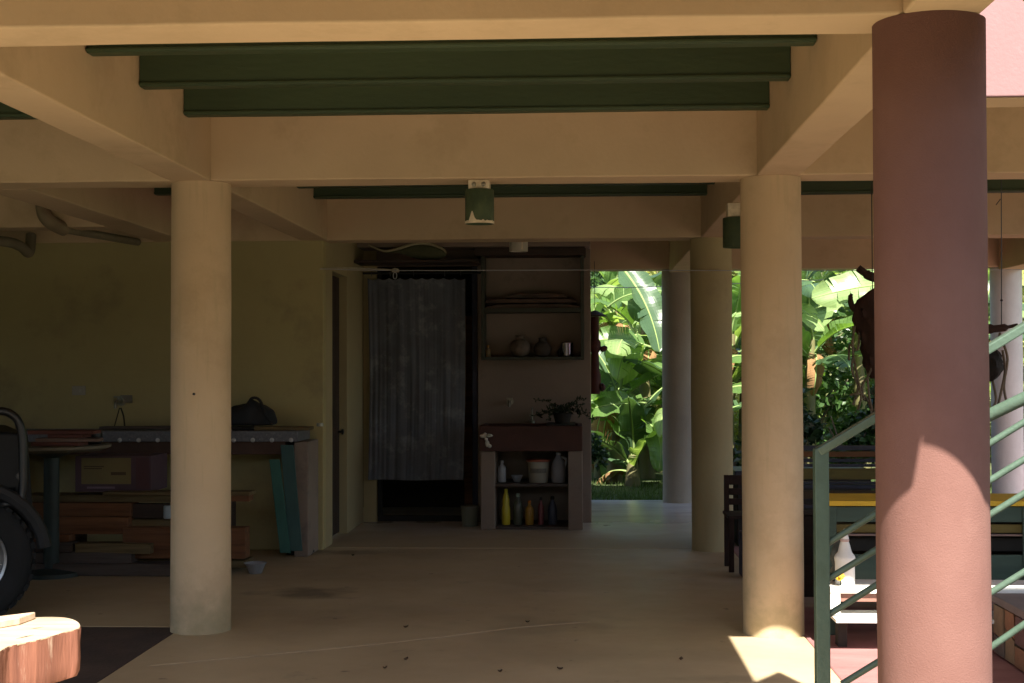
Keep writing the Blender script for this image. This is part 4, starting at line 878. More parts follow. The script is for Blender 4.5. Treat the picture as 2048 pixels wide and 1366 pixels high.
lev = [(0.0, 1.0), (-0.012, 1.006), (-0.06, 0.995), (-0.11, 1.0), (-0.155, 0.99), (-0.165, 0.97)]
for k, (dz, s_) in enumerate(lev):
    for i, p_ in enumerate(ol):
        q_ = cen+(p_-cen)*s_ + Vector((0.006*noise.noise(Vector((i*0.7, k*0.6, 0))), 0.006*noise.noise(Vector((i*0.7, k*0.6, 5))), 0))
        vs.append((q_.x, q_.y, ZT+dz + (0.004*noise.noise(Vector((i*0.3, 9, k))) if k else 0)))
for k in range(len(lev)-1):
    for i in range(n): fs.append((k*n+i, k*n+(i+1) % n, (k+1)*n+(i+1) % n, (k+1)*n+i))
fs.append(tuple((len(lev)-1)*n+i for i in range(n)))
MB().add(vs, fs).build('slab_side', LB_, lt, smooth=True)
MB().prism([(p_.x, p_.y) for p_ in ol], ZT-0.006, ZT+0.003).build('slab_top', LT, lt, bevel=0.003)
MB().lathe([(0.24, 0), (0.2, 0.1), (0.19, 0.3), (0.25, ZT-0.17)], cen.x-0.1, cen.y, -0.05, n=24, wob=0.06).build('stump_leg', mat('rough_bark', (0.16, 0.10, 0.07), (0.09, 0.06, 0.045), bump=1.0, bscale=10, stretch=(3, 3, 0.7), scale=6), lt, smooth=True)
for k, (a_, c_) in enumerate((((0, 1251), (26, 1248)), ((-60, 1262), (-10, 1256)), ((30, 1278), (70, 1269)), ((60, 1258), (88, 1254)))):
    a = topz(*a_, ZT+0.0035); c = topz(*c_, ZT+0.0035); d = (c-a).normalized(); n_ = Vector((-d.y, d.x, 0))*0.006; m_ = (a+c)/2
    MB().add([a, m_-n_, c, m_+n_], [(0, 1, 2, 3)]).build('crack', DARK, lt)
# second smaller plank lying on it at the very edge
a = topz(-90, 1247, ZT+0.03); c = topz(44, 1233, ZT+0.03)
tag(MB().prism([(a.x, a.y-0.16), (c.x, c.y-0.02), (c.x+0.01, c.y+0.10), (a.x, a.y+0.06)], ZT+0.004, ZT+0.030).build('wood_offcut', LT, bevel=0.004), 'thin pale wood offcut lying on the sawn log table', 'offcut')

# ------------------------------------------------------------------ stair railing
YR = 5.5
sr = thing('stair_railing', 'green metal stair railing rising to the right behind the red column', 'railing', (P(1643, 1000, YR).x, YR, 0))
pw0, pw1 = P(1629, 1100, YR).x, P(1657, 1100, YR).x
pzt = P(1643, 897, YR).z
MB().box(pw0, pw1, YR-0.028, YR+0.028, -0.004, pzt).build('post', RAIL, sr, bevel=0.004)
def bar(pts, w_, h_, name='rail_bar', rnd=True):
    a, c = pts[0], pts[-1]
    if rnd: return MB().tube(pts, w_, 12).build(name, RAIL, sr, smooth=True)
    d = (c-a).normalized(); u = Vector((0, 1, 0)); n_ = d.cross(u).normalized()
    vs = []
    for p_ in (a, c):
        for s1, s2 in ((-1, -1), (1, -1), (1, 1), (-1, 1)): vs.append(p_+u*s1*w_+n_*s2*h_)
    return MB().add(vs, [(0, 1, 2, 3), (7, 6, 5, 4), (0, 4, 5, 1), (1, 5, 6, 2), (2, 6, 7, 3), (3, 7, 4, 0)]).build(name, RAIL, sr, bevel=0.005)
bar([P(1636, 904, YR), P(2260, 526, YR-0.30)], 0.030, 0.016, 'handrail', False)
bar([P(1636, 893, YR+0.006), P(1640, 900, YR+0.006)], 0.022, 0.014, 'rail_end', False)
for (a_, c_) in (((1656, 1086), (2250, 720)), ((1656, 1158), (2250, 796)), ((1656, 1230), (2250, 862)), ((1684, 1368), (2250, 1020)), ((1850, 1385), (2250, 1110))):
    bar([P(*a_, YR), P(*c_, YR-0.28)], 0.0125, 0.0125)
# far side handrail
tag(MB().tube([P(1975, 832, 6.6), P(2250, 700, 6.3)], 0.03, 10).build('far_handrail', RAIL, smooth=True), 'dark handrail of the far side of the stairs at the right edge', 'handrail')
# second post off to the right carrying the rails
MB().box(P(2210, 600, YR-0.26).x, P(2238, 600, YR-0.26).x, YR-0.29, YR-0.235, -0.004, P(2225, 548, YR-0.26).z).build('post', RAIL, sr, bevel=0.004)

# ------------------------------------------------------------------ stone clad platform
st = thing('stone_platform', 'low platform clad in brown flagstones at lower right', 'platform', (2.3, 7.5, 0))
MB().box(2.33, 4.6, 6.4, 8.10, -0.003, 0.285).build('core', mat('grey_mortar', (0.16, 0.13, 0.11), (0.12, 0.10, 0.085)), st)
MB().box(2.30, 4.62, 6.38, 8.12, 0.287, 0.33).build('top_slab', mat('grey_slab', (0.20, 0.17, 0.16), (0.15, 0.13, 0.12)), st, bevel=0.006)
rg = random.Random(11); yy = 6.4
stone_ms = [mat('flagstone_%s' % k, c, tuple(x*0.7 for x in c), scale=9, bump=0.6) for k, c in (('rust', (0.30, 0.16, 0.09)), ('tan', (0.28, 0.20, 0.12)), ('plum', (0.17, 0.10, 0.09)), ('grey', (0.2, 0.16, 0.13)))]
gy = [6.42, 6.62, 6.86, 7.05, 7.28, 7.47, 7.70, 7.88, 8.08]
for i in range(len(gy)-1):
    y0_, y1_ = gy[i], gy[i+1]; zc_ = rg.uniform(0.11, 0.17); sk = rg.uniform(-0.03, 0.03)
    for (za, zb2, zc2, zd2) in ((0.008, zc_-0.006+sk, 0.0, 0.0), (zc_+0.006, 0.28, sk, 0.0)):
        vs = []
        for xo in (2.328, 2.310-rg.uniform(0, 0.008)):
            vs += [(xo, y0_+0.006, za+ (zc2 if za > 0.05 else 0)), (xo, y1_-0.006, za- (0)), (xo, y1_-0.006-rg.uniform(0, .02), zb2-(sk*1.2 if za < 0.05 else 0)), (xo, y0_+0.006+rg.uniform(0, .02), zb2)]
        MB().add(vs, [(0, 1, 2, 3), (7, 6, 5, 4), (0, 4, 5, 1), (1, 5, 6, 2), (2, 6, 7, 3), (3, 7, 4, 0)]).build('flagstone', rg.choice(stone_ms), st, bevel=0.004)

# ------------------------------------------------------------------ white low shelf with bottle ornament
YW = 8.15
ws = thing('low_white_bench', 'low white painted bench in the sun behind the railing', 'bench', (2.0, YW+0.15, 0))
xa, xb = P(1661, 1180, YW).x, 3.6
zt2, zt1 = P(1700, 1173, YW).z, P(1700, 1187, YW).z
MB().box(xa, xb, YW, YW+0.28, zt1, zt2).build('top_board', WHITE, ws, bevel=0.004)
MB().box(xa, P(1681, 1200, YW).x, YW+0.004, YW+0.27, P(0, 1222, YW).z, zt1-.001).build('side_board', WHITE, ws, bevel=0.003)
MB().box(P(1682, 1200, YW).x, xb-0.04, YW+0.03, YW+0.05, P(0, 1197, YW).z, zt1-.002).build('front_rail', mat('brown_edge_paint', (0.24, 0.12, 0.09), (0.18, 0.09, 0.07)), ws, bevel=0.002)
MB().box(xa+0.012, xb, YW-0.10, YW+0.22, P(0, 1231, YW).z, P(0, 1224, YW).z).build('lower_board', WHITE, ws, bevel=0.003)
for xx in (xa+0.06, (xa+xb)/2, xb-0.1):
    MB().box(xx, xx+0.05, YW+0.10, YW+0.2, -0.004, P(0, 1231, YW).z-.001).build('leg', DARK, ws)
on = thing('bottle_ornament', 'white bottle shaped ornament on the low white bench', 'ornament', (P(1692, 1172, YW+0.05).x, YW+0.08, zt2+.001))
xo = P(1692, 1172, YW+0.05).x
prof = [(0.054, 0), (0.056, 0.01), (0.056, 0.125), (0.060, 0.150), (0.056, 0.165), (0.040, 0.185), (0.030, 0.225), (0.022, 0.25), (0.024, 0.262), (0.021, 0.275), (0.016, 0.30), (0.006, 0.318)]
MB().lathe(prof, xo, YW+0.08, zt2+.001, n=28).build('body', WHITE, on, smooth=True)
MB().lathe([(0.0235, 0.246), (0.026, 0.251), (0.026, 0.259), (0.0225, 0.264)], xo, YW+0.08, zt2, n=24).build('neck_ring', mat('pinkish_glaze', (0.5, 0.36, 0.32), (0.4, 0.3, 0.27), bump=0), on, smooth=True)
fl = thing('yellow_flower', 'small yellow flower beside the white bottle ornament', 'flower', (P(1679, 1152, YW-0.01).x, YW-0.01, zt2))
pf = P(1679, 1152, YW-0.01)
for k in range(9):
    a = 2*math.pi*k/9
    c = pf+Vector((0.016*math.cos(a), 0, 0.016*math.sin(a)))
    MB().lathe([(0.003, -0.014), (0.010, -0.006), (0.011, 0.004), (0.004, 0.012)], M=Matrix.Translation(c) @ Matrix.Rotation(a-R(90), 4, 'Y') @ Matrix.Scale(0.5, 4, (0, 1, 0)), n=8).build('petal', CAPMAT, fl, smooth=True)
MB().lathe([(0.002, -0.01), (0.010, -0.005), (0.010, 0.005), (0.002, 0.01)], M=Matrix.Translation(pf+Vector((0, -0.01, 0))) @ Matrix.Rotation(R(90), 4, 'X'), n=12).build('flower_centre', mat('ochre_centre', (0.5, 0.28, 0.03), bump=0), fl, smooth=True)
MB().tube(smooth_path([pf+Vector((0, 0.006, 0)), pf+Vector((0.01, 0.02, -0.03)), Vector((pf.x+0.012, YW+0.03, zt2+0.001))], 5), 0.003, 5).build('stem', LEAFD, fl)

# ------------------------------------------------------------------ dark green sideboard with yellow top edge
YG = 8.62
DGP = mat('dark_green_board', (0.045, 0.075, 0.055), (0.032, 0.052, 0.04), scale=4, stretch=(0.6, 5, 5), rough=0.5, spots=((0.12, 0.13, 0.10), 18, 0.7, 0.5))
OLV = mat('olive_brown_board', (0.13, 0.0975, 0.0195), (0.0845, 0.0585, 0.013), scale=4, stretch=(0.6, 5, 5), rough=0.6)
NAV = mat('navy_grey_board', (0.033, 0.033, 0.051), (0.024, 0.024, 0.036), scale=4, stretch=(0.6, 5, 5), rough=0.5, spots=((0.11, 0.11, 0.13), 9, 0.6, 0.5))
sb = thing('green_sideboard', 'dark green wooden sideboard with bright yellow top edge', 'sideboard', (2.4, YG+0.2, 0))
xa, xb = P(1657, 1010, YG).x, 3.9
def zz_(py, Y): return P(1700, py, Y).z
MB().box(xa, xb, YG-0.03, YG+0.5, zz_(1011, YG), zz_(1001, YG)).build('top_edge', YELLOW, sb, bevel=0.003)
def slat(z0_, z1_, m_, y_=YG, nm='board', par=sb, x0_=None, x1_=None, th=0.022):
    MB().box(x0_ if x0_ is not None else xa+0.03, x1_ if x1_ is not None else xb, y_, y_+th, z0_, z1_).build(nm, m_, par, bevel=0.003)
slat(zz_(1044, YG), zz_(1013, YG), DGP)
slat(zz_(1066, YG), zz_(1049, YG), OLV, YG+0.02)
slat(zz_(1072, YG), zz_(1068, YG), mat('pinkish_strip', (0.22, 0.15, 0.13), (0.17, 0.12, 0.1)), YG+0.004)
slat(zz_(1107, YG), zz_(1080, YG), DARK, YG+0.12)
slat(zz_(1169, YG), zz_(1109, YG), DGP)
slat(zz_(1176, YG), zz_(1171, YG), mat('brown_edge_paint', (0.24, 0.12, 0.09)), YG-0.005)
for xx in (xa, xa+1.15, xb-0.05):
    MB().box(xx, xx+0.045, YG-0.012, YG-0.001, -0.004, zz_(1012, YG)).build('leg', DGP, sb, bevel=0.003)
    MB().box(xx, xx+0.045, YG+0.40, YG+0.45, -0.004, zz_(1012, YG)).build('leg', DGP, sb, bevel=0.003)
MB().box(xa+0.05, xb, YG+0.38, YG+0.395, 0.15, zz_(1014, YG)).build('back_panel', DARK, sb)
# grey lump (stone figure) left of ornament
pg_ = P(1668, 1100, YG-0.06)
b = MB(); b.lathe([(0.05, 0), (0.065, 0.05), (0.05, 0.09), (0.062, 0.13), (0.045, 0.18), (0.03, 0.24), (0.012, 0.27)], pg_.x, YW+0.2, zt2+0.001, n=16, wob=0.12)
tag(b.build('stone_figure', mat('mottled_grey_stone', (0.12, 0.13, 0.11), (0.05, 0.055, 0.05), scale=14, bump=0.6), smooth=True), 'mottled grey stone figure between the green post and the white ornament', 'ornament')

# slatted bench behind
YB = 10.0
sbn = thing('slatted_bench', 'long slatted bench back in navy and brown boards behind the sideboard', 'bench', (2.3, YB+0.2, 0))
bx0_, bx1_ = P(1560, 950, YB).x, P(1960, 950, YB).x
def z10(py): return P(1700, py, YB).z
for (t0, b0, m_, yo) in ((891, 901, NAV, 0), (903, 914, mat('rust_brown_board', (0.16, 0.07, 0.03), (0.11, 0.05, 0.02), stretch=(0.6, 5, 5)), 0.004), (918, 925, NAV, 0.03), (928, 934, NAV, 0.0), (937, 959, OLV, 0), (963, 968, NAV, -0.02), (969, 977, NAV, 0.0), (981, 998, mat('dark_brown_board', (0.07, 0.045, 0.02), (0.05, 0.03, 0.015), stretch=(0.6, 5, 5)), 0.0), (1003, 1010, NAV, -0.25), (1013, 1022, DWOOD, -0.27)):
    MB().box(bx0_, bx1_, YB+yo, YB+yo+0.024, z10(b0), z10(t0)).build('slat', m_, sbn, bevel=0.003)
for k, xx in enumerate((bx0_+0.05, (bx0_+bx1_)/2, bx1_-0.09)):
    MB().box(xx, xx+0.045, YB+0.06, YB+0.10, -0.004, z10(892)).build('leg', DWOOD, sbn, bevel=0.003)
    MB().box(xx, xx+0.045, YB-0.30, YB-0.26, -0.004, z10(1005)-0.01).build('leg', DWOOD, sbn, bevel=0.003)
MB().box(bx0_-0.15, bx1_, YB-0.24, YB-0.22, 0.04, z10(1013)).build('front_panel', mat('bench_panel_brown', (0.045, 0.03, 0.022), (0.03, 0.02, 0.016), stretch=(0.6, 5, 5), scale=4), sbn, bevel=0.003)
tg = thing('storage_trunk', 'dark storage trunk in shade between the two right hand columns', 'trunk', (1.55, 13.0, 0))
MB().box(1.40, 2.6, 12.85, 13.45, 0.0, 0.62).build('box', DARK, tg, bevel=0.01)
MB().box(1.38, 2.62, 12.83, 13.47, 0.622, 0.68).build('lid', NAV, tg, bevel=0.01)
# table with dark cloth behind column 3's right
ch = thing('wooden_chair', 'dark wooden chair in the narrow gap beside the right pale column', 'chair', (P(1480, 1000, 11.3).x, 11.3, 0))
xc0, xc1 = P(1455, 1000, 11.3).x, P(1530, 1000, 11.3).x
def z11(py): return P(1480, py, 11.3).z
RB = mat('red_brown_wood', (0.0324, 0.01485, 0.00945), (0.0216, 0.00945, 0.00675), stretch=(4, 4, 1), scale=4)
for xx in (xc0, xc1-0.04):
    MB().box(xx, xx+0.04, 11.55, 11.59, 0, z11(955)).build('leg', RB, ch, bevel=0.003)
    MB().box(xx, xx+0.04, 11.2, 11.24, 0, z11(1035)).build('leg', RB, ch, bevel=0.003)
for (t0, b0) in ((955, 975), (982, 996), (1003, 1016)):
    MB().box(xc0+0.042, xc1-0.042, 11.56, 11.58, z11(b0), z11(t0)).build('back_slat', RB, ch, bevel=0.003)
MB().box(xc0-0.01, xc1+0.01, 11.17, 11.6, z11(1035)+.001, z11(1030)+0.005).build('seat', RB, ch, bevel=0.003)
tag(MB().box(P(1478, 1085, 11.1).x, P(1478, 1085, 11.1).x+0.14, 10.9, 11.12, 0.0, P(0, 1060, 11.0).z).build('plastic_crate', mat('lilac_plastic', (0.075, 0.066, 0.09), (0.06, 0.054, 0.075)), bevel=0.01), 'small lilac crate half hidden behind the right pale column', 'crate')

# ------------------------------------------------------------------ hanging driftwood and orchids
DRF = mat('dark_driftwood', (0.06, 0.03, 0.0228), (0.03, 0.0168, 0.0132), scale=5, rough=0.9, bump=1.0, bscale=12, stretch=(3, 3, 0.8))
ROOT = mat('pale_root', (0.22, 0.18, 0.13), (0.14, 0.11, 0.08), rough=0.9, bump=0.3)
YD = 10.3
dw = thing('hanging_driftwood', 'dark hanging driftwood with dangling roots left of the red column', 'driftwood', P(1730, 660, YD))
outl = [(1740, 575, .02), (1722, 600, .10), (1728, 625, .16), (1735, 650, .19), (1738, 685, .16), (1738, 715, .14), (1742, 740, .12), (1740, 757, .07)]
vs = []; fs = []; n = 20
path = smooth_path([P(x+6, y, YD) for x, y, r in outl], 3); rad = [r for *_, r in outl]
for i, p_ in enumerate(path):
    f_ = i/3; k = min(int(f_), len(rad)-2); r_ = rad[k]+(rad[k+1]-rad[k])*(f_-k)
    for j in range(n):
        a = 2*math.pi*j/n; d_ = 1+0.5*noise.noise(Vector((math.cos(a)*2.2, math.sin(a)*2.2, p_.z*11)))
        vs.append((p_.x+0.03+r_*0.72*math.cos(a)*d_, YD+r_*0.55*math.sin(a)*d_, p_.z))
for i in range(len(path)-1):
    for j in range(n): fs.append((i*n+j, i*n+(j+1) % n, (i+1)*n+(j+1) % n, (i+1)*n+j))
fs += [tuple(range(n)), tuple((len(path)-1)*n+j for j in range(n-1, -1, -1))]
MB().add(vs, fs).build('wood_body', DRF, dw, smooth=True)
MB().tube(smooth_path([P(1712, 622, YD), P(1703, 610, YD), P(1701, 594, YD), P(1704, 588, YD)], 5), [0.022]*8+[0.018]*4+[0.012]*4, 8).build('branch_stub', DRF, dw, smooth=True)
for (pts_) in (((1712, 640), (1705, 690), (1712, 740), (1722, 790), (1716, 820)), ((1720, 650), (1715, 700), (1700, 690), (1698, 720)), ((1750, 690), (1742, 740), (1725, 770), (1728, 800)), ((1700, 790), (1722, 788), (1738, 806), (1745, 835)), ((1735, 740), (1738, 790), (1748, 830)), ((1708, 700), (1704, 740), (1716, 775), (1706, 810)), ((1750, 740), (1752, 790), (1746, 850))):
    MB().tube(smooth_path([P(x, y, YD-0.04*(i % 2)) for i, (x, y) in enumerate(pts_)], 5), 0.0085, 6).build('root', ROOT, dw, smooth=True)
MB().tube([P(1745, 580, YD), (P(1745, 580, YD).x, YD, 3.24)], 0.004, 5).build('hanging_wire', BLACK, dw)
tag(MB().tube(smooth_path([P(1716, 536, 10.6), P(1728, 545, 10.6), P(1742, 553, 10.6), P(1770, 560, 10.6), P(1800, 570, 10.6)], 5), [0.028]*7+[0.035]*7+[0.025]*7, 8).build('hanging_branch', DRF, smooth=True), 'gnarled dark branch under the beam just left of the red column', 'branch')
# right hanging basket
hb = thing('hanging_orchid', 'dark orchid basket hanging on a thin wire at the right edge', 'hanging plant', P(1995, 660, 11.0))
xw = P(2003, 600, 11.0)
MB().tube([P(2003, 388, 11.0)+Vector((0, 0, 0.2)), P(2003, 652, 11.0)], 0.004, 5).build('hanging_wire', BLACK, hb)
MB().tube([P(2001, 398, 11.0), P(1992, 410, 11.0)], 0.004, 5).build('wire_hook', BLACK, hb)
MB().lathe([(0.006, 0), (0.012, 0.008), (0.006, 0.018)], xw.x, 11.0, P(2003, 603, 11.0).z, n=10).build('wire_bead', BLACK, hb, smooth=True)
MB().tube(smooth_path([P(1940, 655, 11.0), P(1980, 658, 11.0), P(2010, 655, 11.0), P(2035, 650, 11.0)], 5), [0.04]*6+[0.03]*5+[0.014]*5, 10).build('wood_bar', DRF, hb, smooth=True)
vs = []; fs = []
pc = P(1978, 728, 11.0)
for j in range(11):
    v = j/10; r_ = 0.11*math.sin(math.pi*min(1, 0.12+v*0.85))**0.7
    for i in range(18):
        a = 2*math.pi*i/18; d_ = 1+0.3*noise.noise(Vector((math.cos(a)*2, math.sin(a)*2, v*4)))
        vs.append((pc.x+r_*math.cos(a)*d_, 11.0+r_*math.sin(a)*d_, P(1978, 698, 11.0).z-0.25*v))
for j in range(10):
    for i in range(18): fs.append((j*18+i, j*18+(i+1) % 18, (j+1)*18+(i+1) % 18, (j+1)*18+i))
fs += [tuple(range(18)), tuple(180+i for i in range(17, -1, -1))]
MB().add(vs, fs).build('fibre_basket', mat('black_fibre', (0.02, 0.018, 0.015), bump=0.8, bscale=40), hb, smooth=True)
for (pts_) in (((2005, 700), (2010, 740), (2003, 780), (1995, 815)), ((2008, 690), (2015, 720), (2008, 770), (2012, 800)), ((1985, 760), (1992, 800), (1982, 820)), ((2000, 665), (1996, 690), (1990, 700))):
    MB().tube(smooth_path([P(x, y, 11.0) for x, y in pts_], 5), 0.010, 6).build('root', ROOT, hb, smooth=True)

# ------------------------------------------------------------------ garden
def hill_h(x, y):
    h = max(0, (y-23.5))*0.42 + 0.9*noise.noise(Vector((x*0.08, y*0.08, 0)))*min(1, max(0, (y-22)/6))
    h += max(0, x-11)*0.25*min(1, max(0, (y-4)/10))
    return h
struct(sheet('garden_lawn', -12, 16, 17.36, 24.0, -0.05, GRASS, 60, 20, 0.06))
struct(sheet('hillside', -40, 60, 23.0, 75, -0.12, HILL, 80, 50, 0.0, hill_h))
# lawn grass
rg = random.Random(5); b = MB()
for k in range(15000):
    x = rg.uniform(-1.2, 8); y = 17.38+rg.random()**1.6*3.5; h = rg.uniform(0.03, 0.085); a = rg.uniform(0, 6.28)
    z = -0.05+0.06*noise.noise(Vector((x*0.7, y*0.7, 3)))
    dx, dy = math.cos(a)*0.006, math.sin(a)*0.006; lx, ly = rg.uniform(-.03, .03), rg.uniform(-.03, .03)
    b.add([(x-dx, y-dy, z), (x+dx, y+dy, z), (x+lx, y+ly, z+h)], [(0, 1, 2)])
GL_ = mat('grass_blade', (0.07, 0.12, 0.03), (0.05, 0.08, 0.02), rough=0.7, bump=0, trans=0.3)
go = b.build('lawn_grass', GL_); go['kind'] = 'stuff'; go['label'] = 'short lawn grass along the patio edge'

def leaf_mat(name, c1, c2, tr=0.48, rough=0.32):
    m = mat(name, c1, c2, scale=2.2, rough=rough, bump=0.25, bscale=3, stretch=(1, 22, 1), trans=tr, spec=0.45, bdist=0.01)
    return m
BL = [leaf_mat('banana_leaf', (0.115, 0.2, 0.055), (0.08, 0.15, 0.04)), leaf_mat('banana_leaf_light', (0.27, 0.36, 0.15), (0.18, 0.27, 0.10)), leaf_mat('banana_leaf_dark', (0.06, 0.11, 0.05), (0.045, 0.085, 0.04), 0.3)]
DRY = mat('dry_banana_leaf', (0.28, 0.16, 0.07), (0.17, 0.09, 0.04), bump=0.5, stretch=(1, 8, 1), trans=0.15)
MID = mat('leaf_midrib', (0.22, 0.30, 0.10), (0.17, 0.24, 0.08), bump=0)
STEM = mat('banana_stem', (0.13, 0.13, 0.05), (0.09, 0.075, 0.035), scale=3, stretch=(3, 3, 0.5), rough=0.6, bump=0.3, spots=((0.12, 0.06, 0.03), 3, 0.55, 0.7))
def leaf_mesh(seed, L=1.9, W=0.30, droop=1.0, tears=5):
    """one banana leaf along +X from the petiole, arching down, blade split by tears"""
    rg = random.Random(seed); n = 30; vs = []; fs = []
    tear_l = {rg.randint(4, n-3) for _ in range(tears)}; tear_r = {rg.randint(4, n-3) for _ in range(tears)}
    fold = rg.uniform(0.15, 0.55); ang = 0.0; x = z = 0.0; ctr = []
    for i in range(n+1):
        s = i/n; ctr.append(Vector((x, 0.05*math.sin(s*3+seed), z)))
        sl = R(38) - R(95)*droop*s**1.35
        x += L/n*math.cos(sl); z += L/n*math.sin(sl)
    def wd(s): return W*(min(1, (s-0.10)/0.14)**0.5 if s > 0.10 else 0)*(max(0.0, 1-max(0, (s-0.5)/0.5)**2.6))**0.6
    for side in (1, -1):
        tears_ = tear_l if side == 1 else tear_r; flap = rg.uniform(-0.3, 0.3)
        for i in range(n):
            s0, s1 = i/n, (i+1)/n
            if s1 <= 0.11: continue
            if i in tears_: flap = rg.uniform(-0.35, 0.45)
            gap0 = 0.0
            base = len(vs)
            g0 = 0.25/n if i in tears_ else 0
            for (s, c) in ((s0+0, ctr[i]), (s1, ctr[i+1])):
                w = wd(s)
                t = (ctr[min(i+1, n)]-ctr[i]).normalized(); nrm_ = Vector((-t.z, 0, t.x))
                for q in range(4):
                    f = q/3; a_ = fold*f - (flap+0.55*droop*s)*f*f + 0.10*math.sin(s*26+side)*f
                    off = Vector((0, side*w*f*math.cos(a_), 0)) + nrm_*(w*f*math.sin(a_)) + t*(0.22*w*f)
                    if s == s0 and i in tears_ and q: off += t*(0.03*f)
                    vs.append(c+off)
            for q in range(3):
                fs.append((base+q, base+q+1, base+4+q+1, base+4+q))
    b = MB(); b.add(vs, fs)
    me = bpy.data.meshes.new('banana_leaf'); nb = len(fs)
    r0 = MB(); r0.tube(ctr, [0.020*(1-0.8*i/n)+0.002 for i in range(n+1)], 6)
    k = len(vs)
    me.from_pydata([tuple(v) for v in vs]+r0.v, [], fs+[tuple(i+k for i in f) for f in r0.f])
    me.materials.append(BL[0]); me.materials.append(MID)
    for i, p_ in enumerate(me.polygons): p_.material_index = 1 if i >= nb else 0; p_.use_smooth = True
    me.update(); return me
LM = []
for mi in range(3):
    for sd_ in range(5):
        me = leaf_mesh(sd_+mi*9, L=(1.7, 1.35, 1.95)[mi], W=(0.24, 0.21, 0.27)[mi], droop=(1.0, 0.55, 1.25)[mi]*(0.8+0.1*sd_), tears=3+sd_)
        me.materials[0] = BL[(mi+sd_) % 3]; LM.append(me)
dry_me = leaf_mesh(77, 1.4, 0.16, 1.9, 8); dry_me.materials[0] = DRY
def banana(x, y, h, nl, seed, label, lean=0.0, aim=None, stems=1):
    rg = random.Random(seed); z0 = hill_h(x, y)-0.1 if y > 23 else -0.06
    t = thing('banana_plant', label, 'banana plant', (x, y, z0), 'banana plants behind the house')
    top = Vector((x+lean*h, y, z0+h))
    MB().tube(smooth_path([(x, y, z0-0.05), (x+lean*h*0.4, y, z0+h*0.5), tuple(top)], 6), [0.13-0.075*k/12 for k in range(13)], 14).build('stem', STEM, t, smooth=True)
    for i in range(nl):
        a = i*2.4+rg.uniform(-.3, .3)
        o = bpy.data.objects.new('leaf', rg.choice(LM)); col.objects.link(o); o.parent = t
        o.location = top-Vector((x, y, z0))+Vector((0, 0, -0.05*i))
        el = rg.uniform(-0.75, 0.35)
        s = rg.uniform(0.75, 1.12); o.scale = (s, s, s)
        o.rotation_euler = (rg.uniform(-0.4, 0.4), -max(-0.3, 0.9-i*0.13)+rg.uniform(-.15, .15), a)
    for i in range(2):
        o = bpy.data.objects.new('dry_leaf', dry_me); col.objects.link(o); o.parent = t
        o.location = top-Vector((x, y, z0))+Vector((0, 0, -0.25)); o.rotation_euler = (0, R(25), rg.uniform(0, 6.28)); o.scale = (0.8, 0.8, 0.8)
    return t
bplants = [
 (0.45, 19.6, 1.35, 9, 1, 'young banana plant left in the bright opening, beside the carved ornament', 0.02),
 (0.95, 20.6, 2.3, 10, 2, 'tall banana plant in the middle of the bright opening', -0.03),
 (1.25, 19.3, 1.2, 8, 3, 'banana plant leaning right at the foot of the far column', 0.25),
 (0.1, 21.8, 1.9, 9, 4, 'banana plant behind the wall end at left of the opening', 0.0),
 (2.1, 20.8, 2.2, 10, 5, 'banana plant in the narrow gap between two shaded columns', 0.05),
 (3.2, 20.2, 2.1, 11, 6, 'banana plant with a big pale leaf right of the right pale column', 0.03),
 (4.2, 21.4, 2.7, 10, 8, 'banana plant behind the hanging driftwood', -0.04),
 (5.4, 22.3, 2.3, 9, 9, 'banana plant behind the red column', 0.0),
 (7.2, 21.5, 1.6, 9, 10, 'low banana plant behind the rails at the right edge', 0.0),
 (-1.6, 21.6, 2.2, 9, 12, 'banana plant hidden by the washroom', 0.0),
]
for a in bplants[:-1]: banana(a[0]*1.05, a[1]+1.0, a[2], a[3]+2, a[4], a[5], a[6])
for (x, y, h, n, sd, lb) in ((0.72, 19.0, 0.45, 7, 22, 'smallest banana sucker low at the front of the bright opening'), (0.3, 20.6, 0.9, 8, 31, 'knee high banana sucker at left of the bright opening'), (1.35, 21.6, 1.5, 9, 23, 'mid height banana plant behind the far column foot'), (0.6, 22.6, 2.6, 9, 24, 'tallest banana plant farthest back in the bright opening'), (2.6, 21.6, 1.7, 8, 25, 'banana plant half hidden by the right pale column'), (3.7, 22.6, 3.1, 9, 26, 'tall banana plant far behind the pale leaf on the right'), (6.6, 23.0, 2.4, 8, 27, 'banana plant at the right edge behind the whitish column')):
    banana(x, y+1.1, h, n, sd, lb, 0.0)
# single hand-placed leaves that frame the openings
def leafat(px, py, Y, rz, ry, rx, s, me, parent):
    o = bpy.data.objects.new('leaf', me); col.objects.link(o); o.parent = parent
    o.location = P(px, py, Y)-Vector(parent.location); o.rotation_euler = (rx, ry, rz); o.scale = (s, s, s); return o

hero = [o for o in bpy.data.objects if o.get('label', '').startswith('banana plant with a big pale leaf')][0]
hl = leaf_mesh(301, L=1.75, W=0.27, droop=0.55, tears=4); hl.materials[0] = BL[1]
leafat(1850, 570, 19.6, R(180), R(14), R(-62), 1.0, hl, hero)
hero2 = [o for o in bpy.data.objects if o.get('label', '').startswith('tall banana plant in the middle')][0]
hl2 = leaf_mesh(302, L=1.5, W=0.25, droop=0.35, tears=3); hl2.materials[0] = BL[2]
leafat(1228, 520, 19.4, R(8), R(80), R(60), 1.0, hl2, hero2)
hl3 = leaf_mesh(303, L=1.1, W=0.22, droop=0.6, tears=3); hl3.materials[0] = BL[0]
leafat(1300, 690, 20.2, R(190), R(10), R(-50), 0.9, hl3, hero2)
leafat(1290, 800, 20.1, R(175), R(20), R(-65), 0.9, hl3, hero2)
leafat(1215, 620, 20.3, R(-15), R(-10), R(55), 0.85, hl3, hero2)
